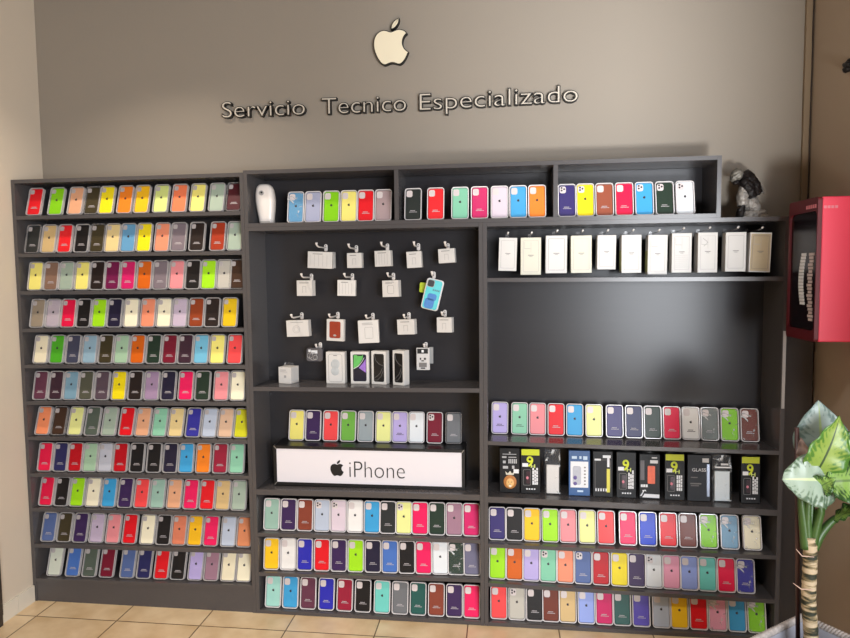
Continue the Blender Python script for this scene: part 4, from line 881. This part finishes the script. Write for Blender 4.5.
leaf(PT(834,480,.0), PT(781,479,-.03), .175, paleleaf, .10, (.05, -1, .35), .10, 'pale silvery leaf', .6)
leaf(PT(822,466,.06), PT(818,400,.08), .17, silverleaf, .06, (-.25, -1, .1), .12, 'tall pale leaf')
leaf(PT(852,478,.08), PT(826,420,.07), .12, darkleaf, .06, (0, -1, .2), .2)
leaf(PT(812,480,.0), PT(838,415,.0), .135, limeleaf, .10, (.12, -1, .2), .22, 'lime green variegated leaf')
leaf(PT(832,470,.02), PT(868,432,.02), .17, darkleaf, .12, (0, -1, .5), .2)
leaf(PT(826,482,-.02), PT(872,482,-.04), .15, darkleaf, .12, (0, -1, .7), .15)
leaf(PT(818,482,.03), PT(841,458,.0), .11, silverleaf, .1, (.1, -1, .5), .3)
leaf(PT(817,488,-.01), PT(836,478,-.06), .07, darkleaf, .1, (.0, -1, .6), .3)
leaf(PT(811,470,.04), PT(801,437,.05), .050, mat('dry_pinkish_leaf', (150, 128, 122), rough=.6, var=.2), .15, (-.6, -1, .0), .6, 'dry curled leaf')
leaf(PT(834,520,-.01), PT(872,515,-.08), .07, darkleaf, .2, (0, -.6, 1), .25)
for (a_, c_), (d_, f_) in (((804, 555), (796, 549)), ((803, 588), (793, 583))):
    b = nb(); tube(b, [R3(PT(d_, f_, -.03)), R3(PT(a_-2, c_+1, -.04)), R3(PT(a_+10, c_+2, -.03))], [.0012, .0018, .0015], 5); obj('aerial_root', b, mat('dry_root', (206, 176, 160), rough=.6), t, True)
# thin stake
pa = PT(798.5, 640, .05); pb = PT(799, 400, .05)
b = nb(); tube(b, [(pa.x, pa.y, PZ-.0745), (pb.x-.004, pb.y, 1.14)], .0075, 8)
tag(obj('plant_stake', b, mat('reddish_brown_stake', (66, 40, 38), rough=.45), smooth=True), 'slim reddish brown stake standing in the planter beside the trunk', 'stake')
# pale strip on the right unit edge
pa = at(785, 331, -.001)
t_ = box('edge_strip', -.007, .005, -.003, .0005, -.34, 0, mat('pale_edge_strip', (170, 166, 164), rough=.4), None)
t_.location = (X3-.008, 0, pa.z); tag(t_, 'pale narrow strip along the front edge of the right unit', 'strip')
# ------------------------------------------------------------------ light
def area(name, loc, target, sx_, sy_, power, col, spread=None):
    L = bpy.data.lights.new(name, 'AREA'); L.shape = 'RECTANGLE'; L.size = sx_; L.size_y = sy_; L.energy = power; L.color = col
    if spread: L.spread = math.radians(spread)
    o = bpy.data.objects.new(name, L); COL.objects.link(o); o.location = loc
    o.rotation_euler = (Vector(target)-Vector(loc)).to_track_quat('-Z', 'Y').to_euler(); return o
area('shopfront_daylight', (5.08, YF+.05, 1.45), (3.0, 0, 1.2), 2.4, 2.4, 410, (.91, .95, 1))
area('sun_bounce', (3.1, -4.6, .25), (3.0, D, 2.66), .6, .5, 7, (.97, .99, 1), 27)
area('ceiling_lamp_left', (.80, -.62, CH-.04), (.80, -.55, 0), .22, .14, 14.5, (1, .87, .72), 108)
area('ceiling_lamp_centre', (2.4, -2.1, CH-.04), (2.5, -1.5, 0), .9, .25, 20, (1, .96, .92), 110)
W = bpy.data.worlds.new('World'); S.world = W; W.use_nodes = True
bg = W.node_tree.nodes['Background']; bg.inputs[0].default_value = (.75, .85, 1, 1); bg.inputs[1].default_value = .8
S.view_settings.view_transform = 'Standard'; S.view_settings.look = 'None'; S.view_settings.exposure = -0.08; S.view_settings.gamma = 1
S.cycles.max_bounces = 6; S.cycles.transparent_max_bounces = 12; S.cycles.sample_clamp_indirect = 4; S.cycles.caustics_reflective = False; S.cycles.caustics_refractive = False
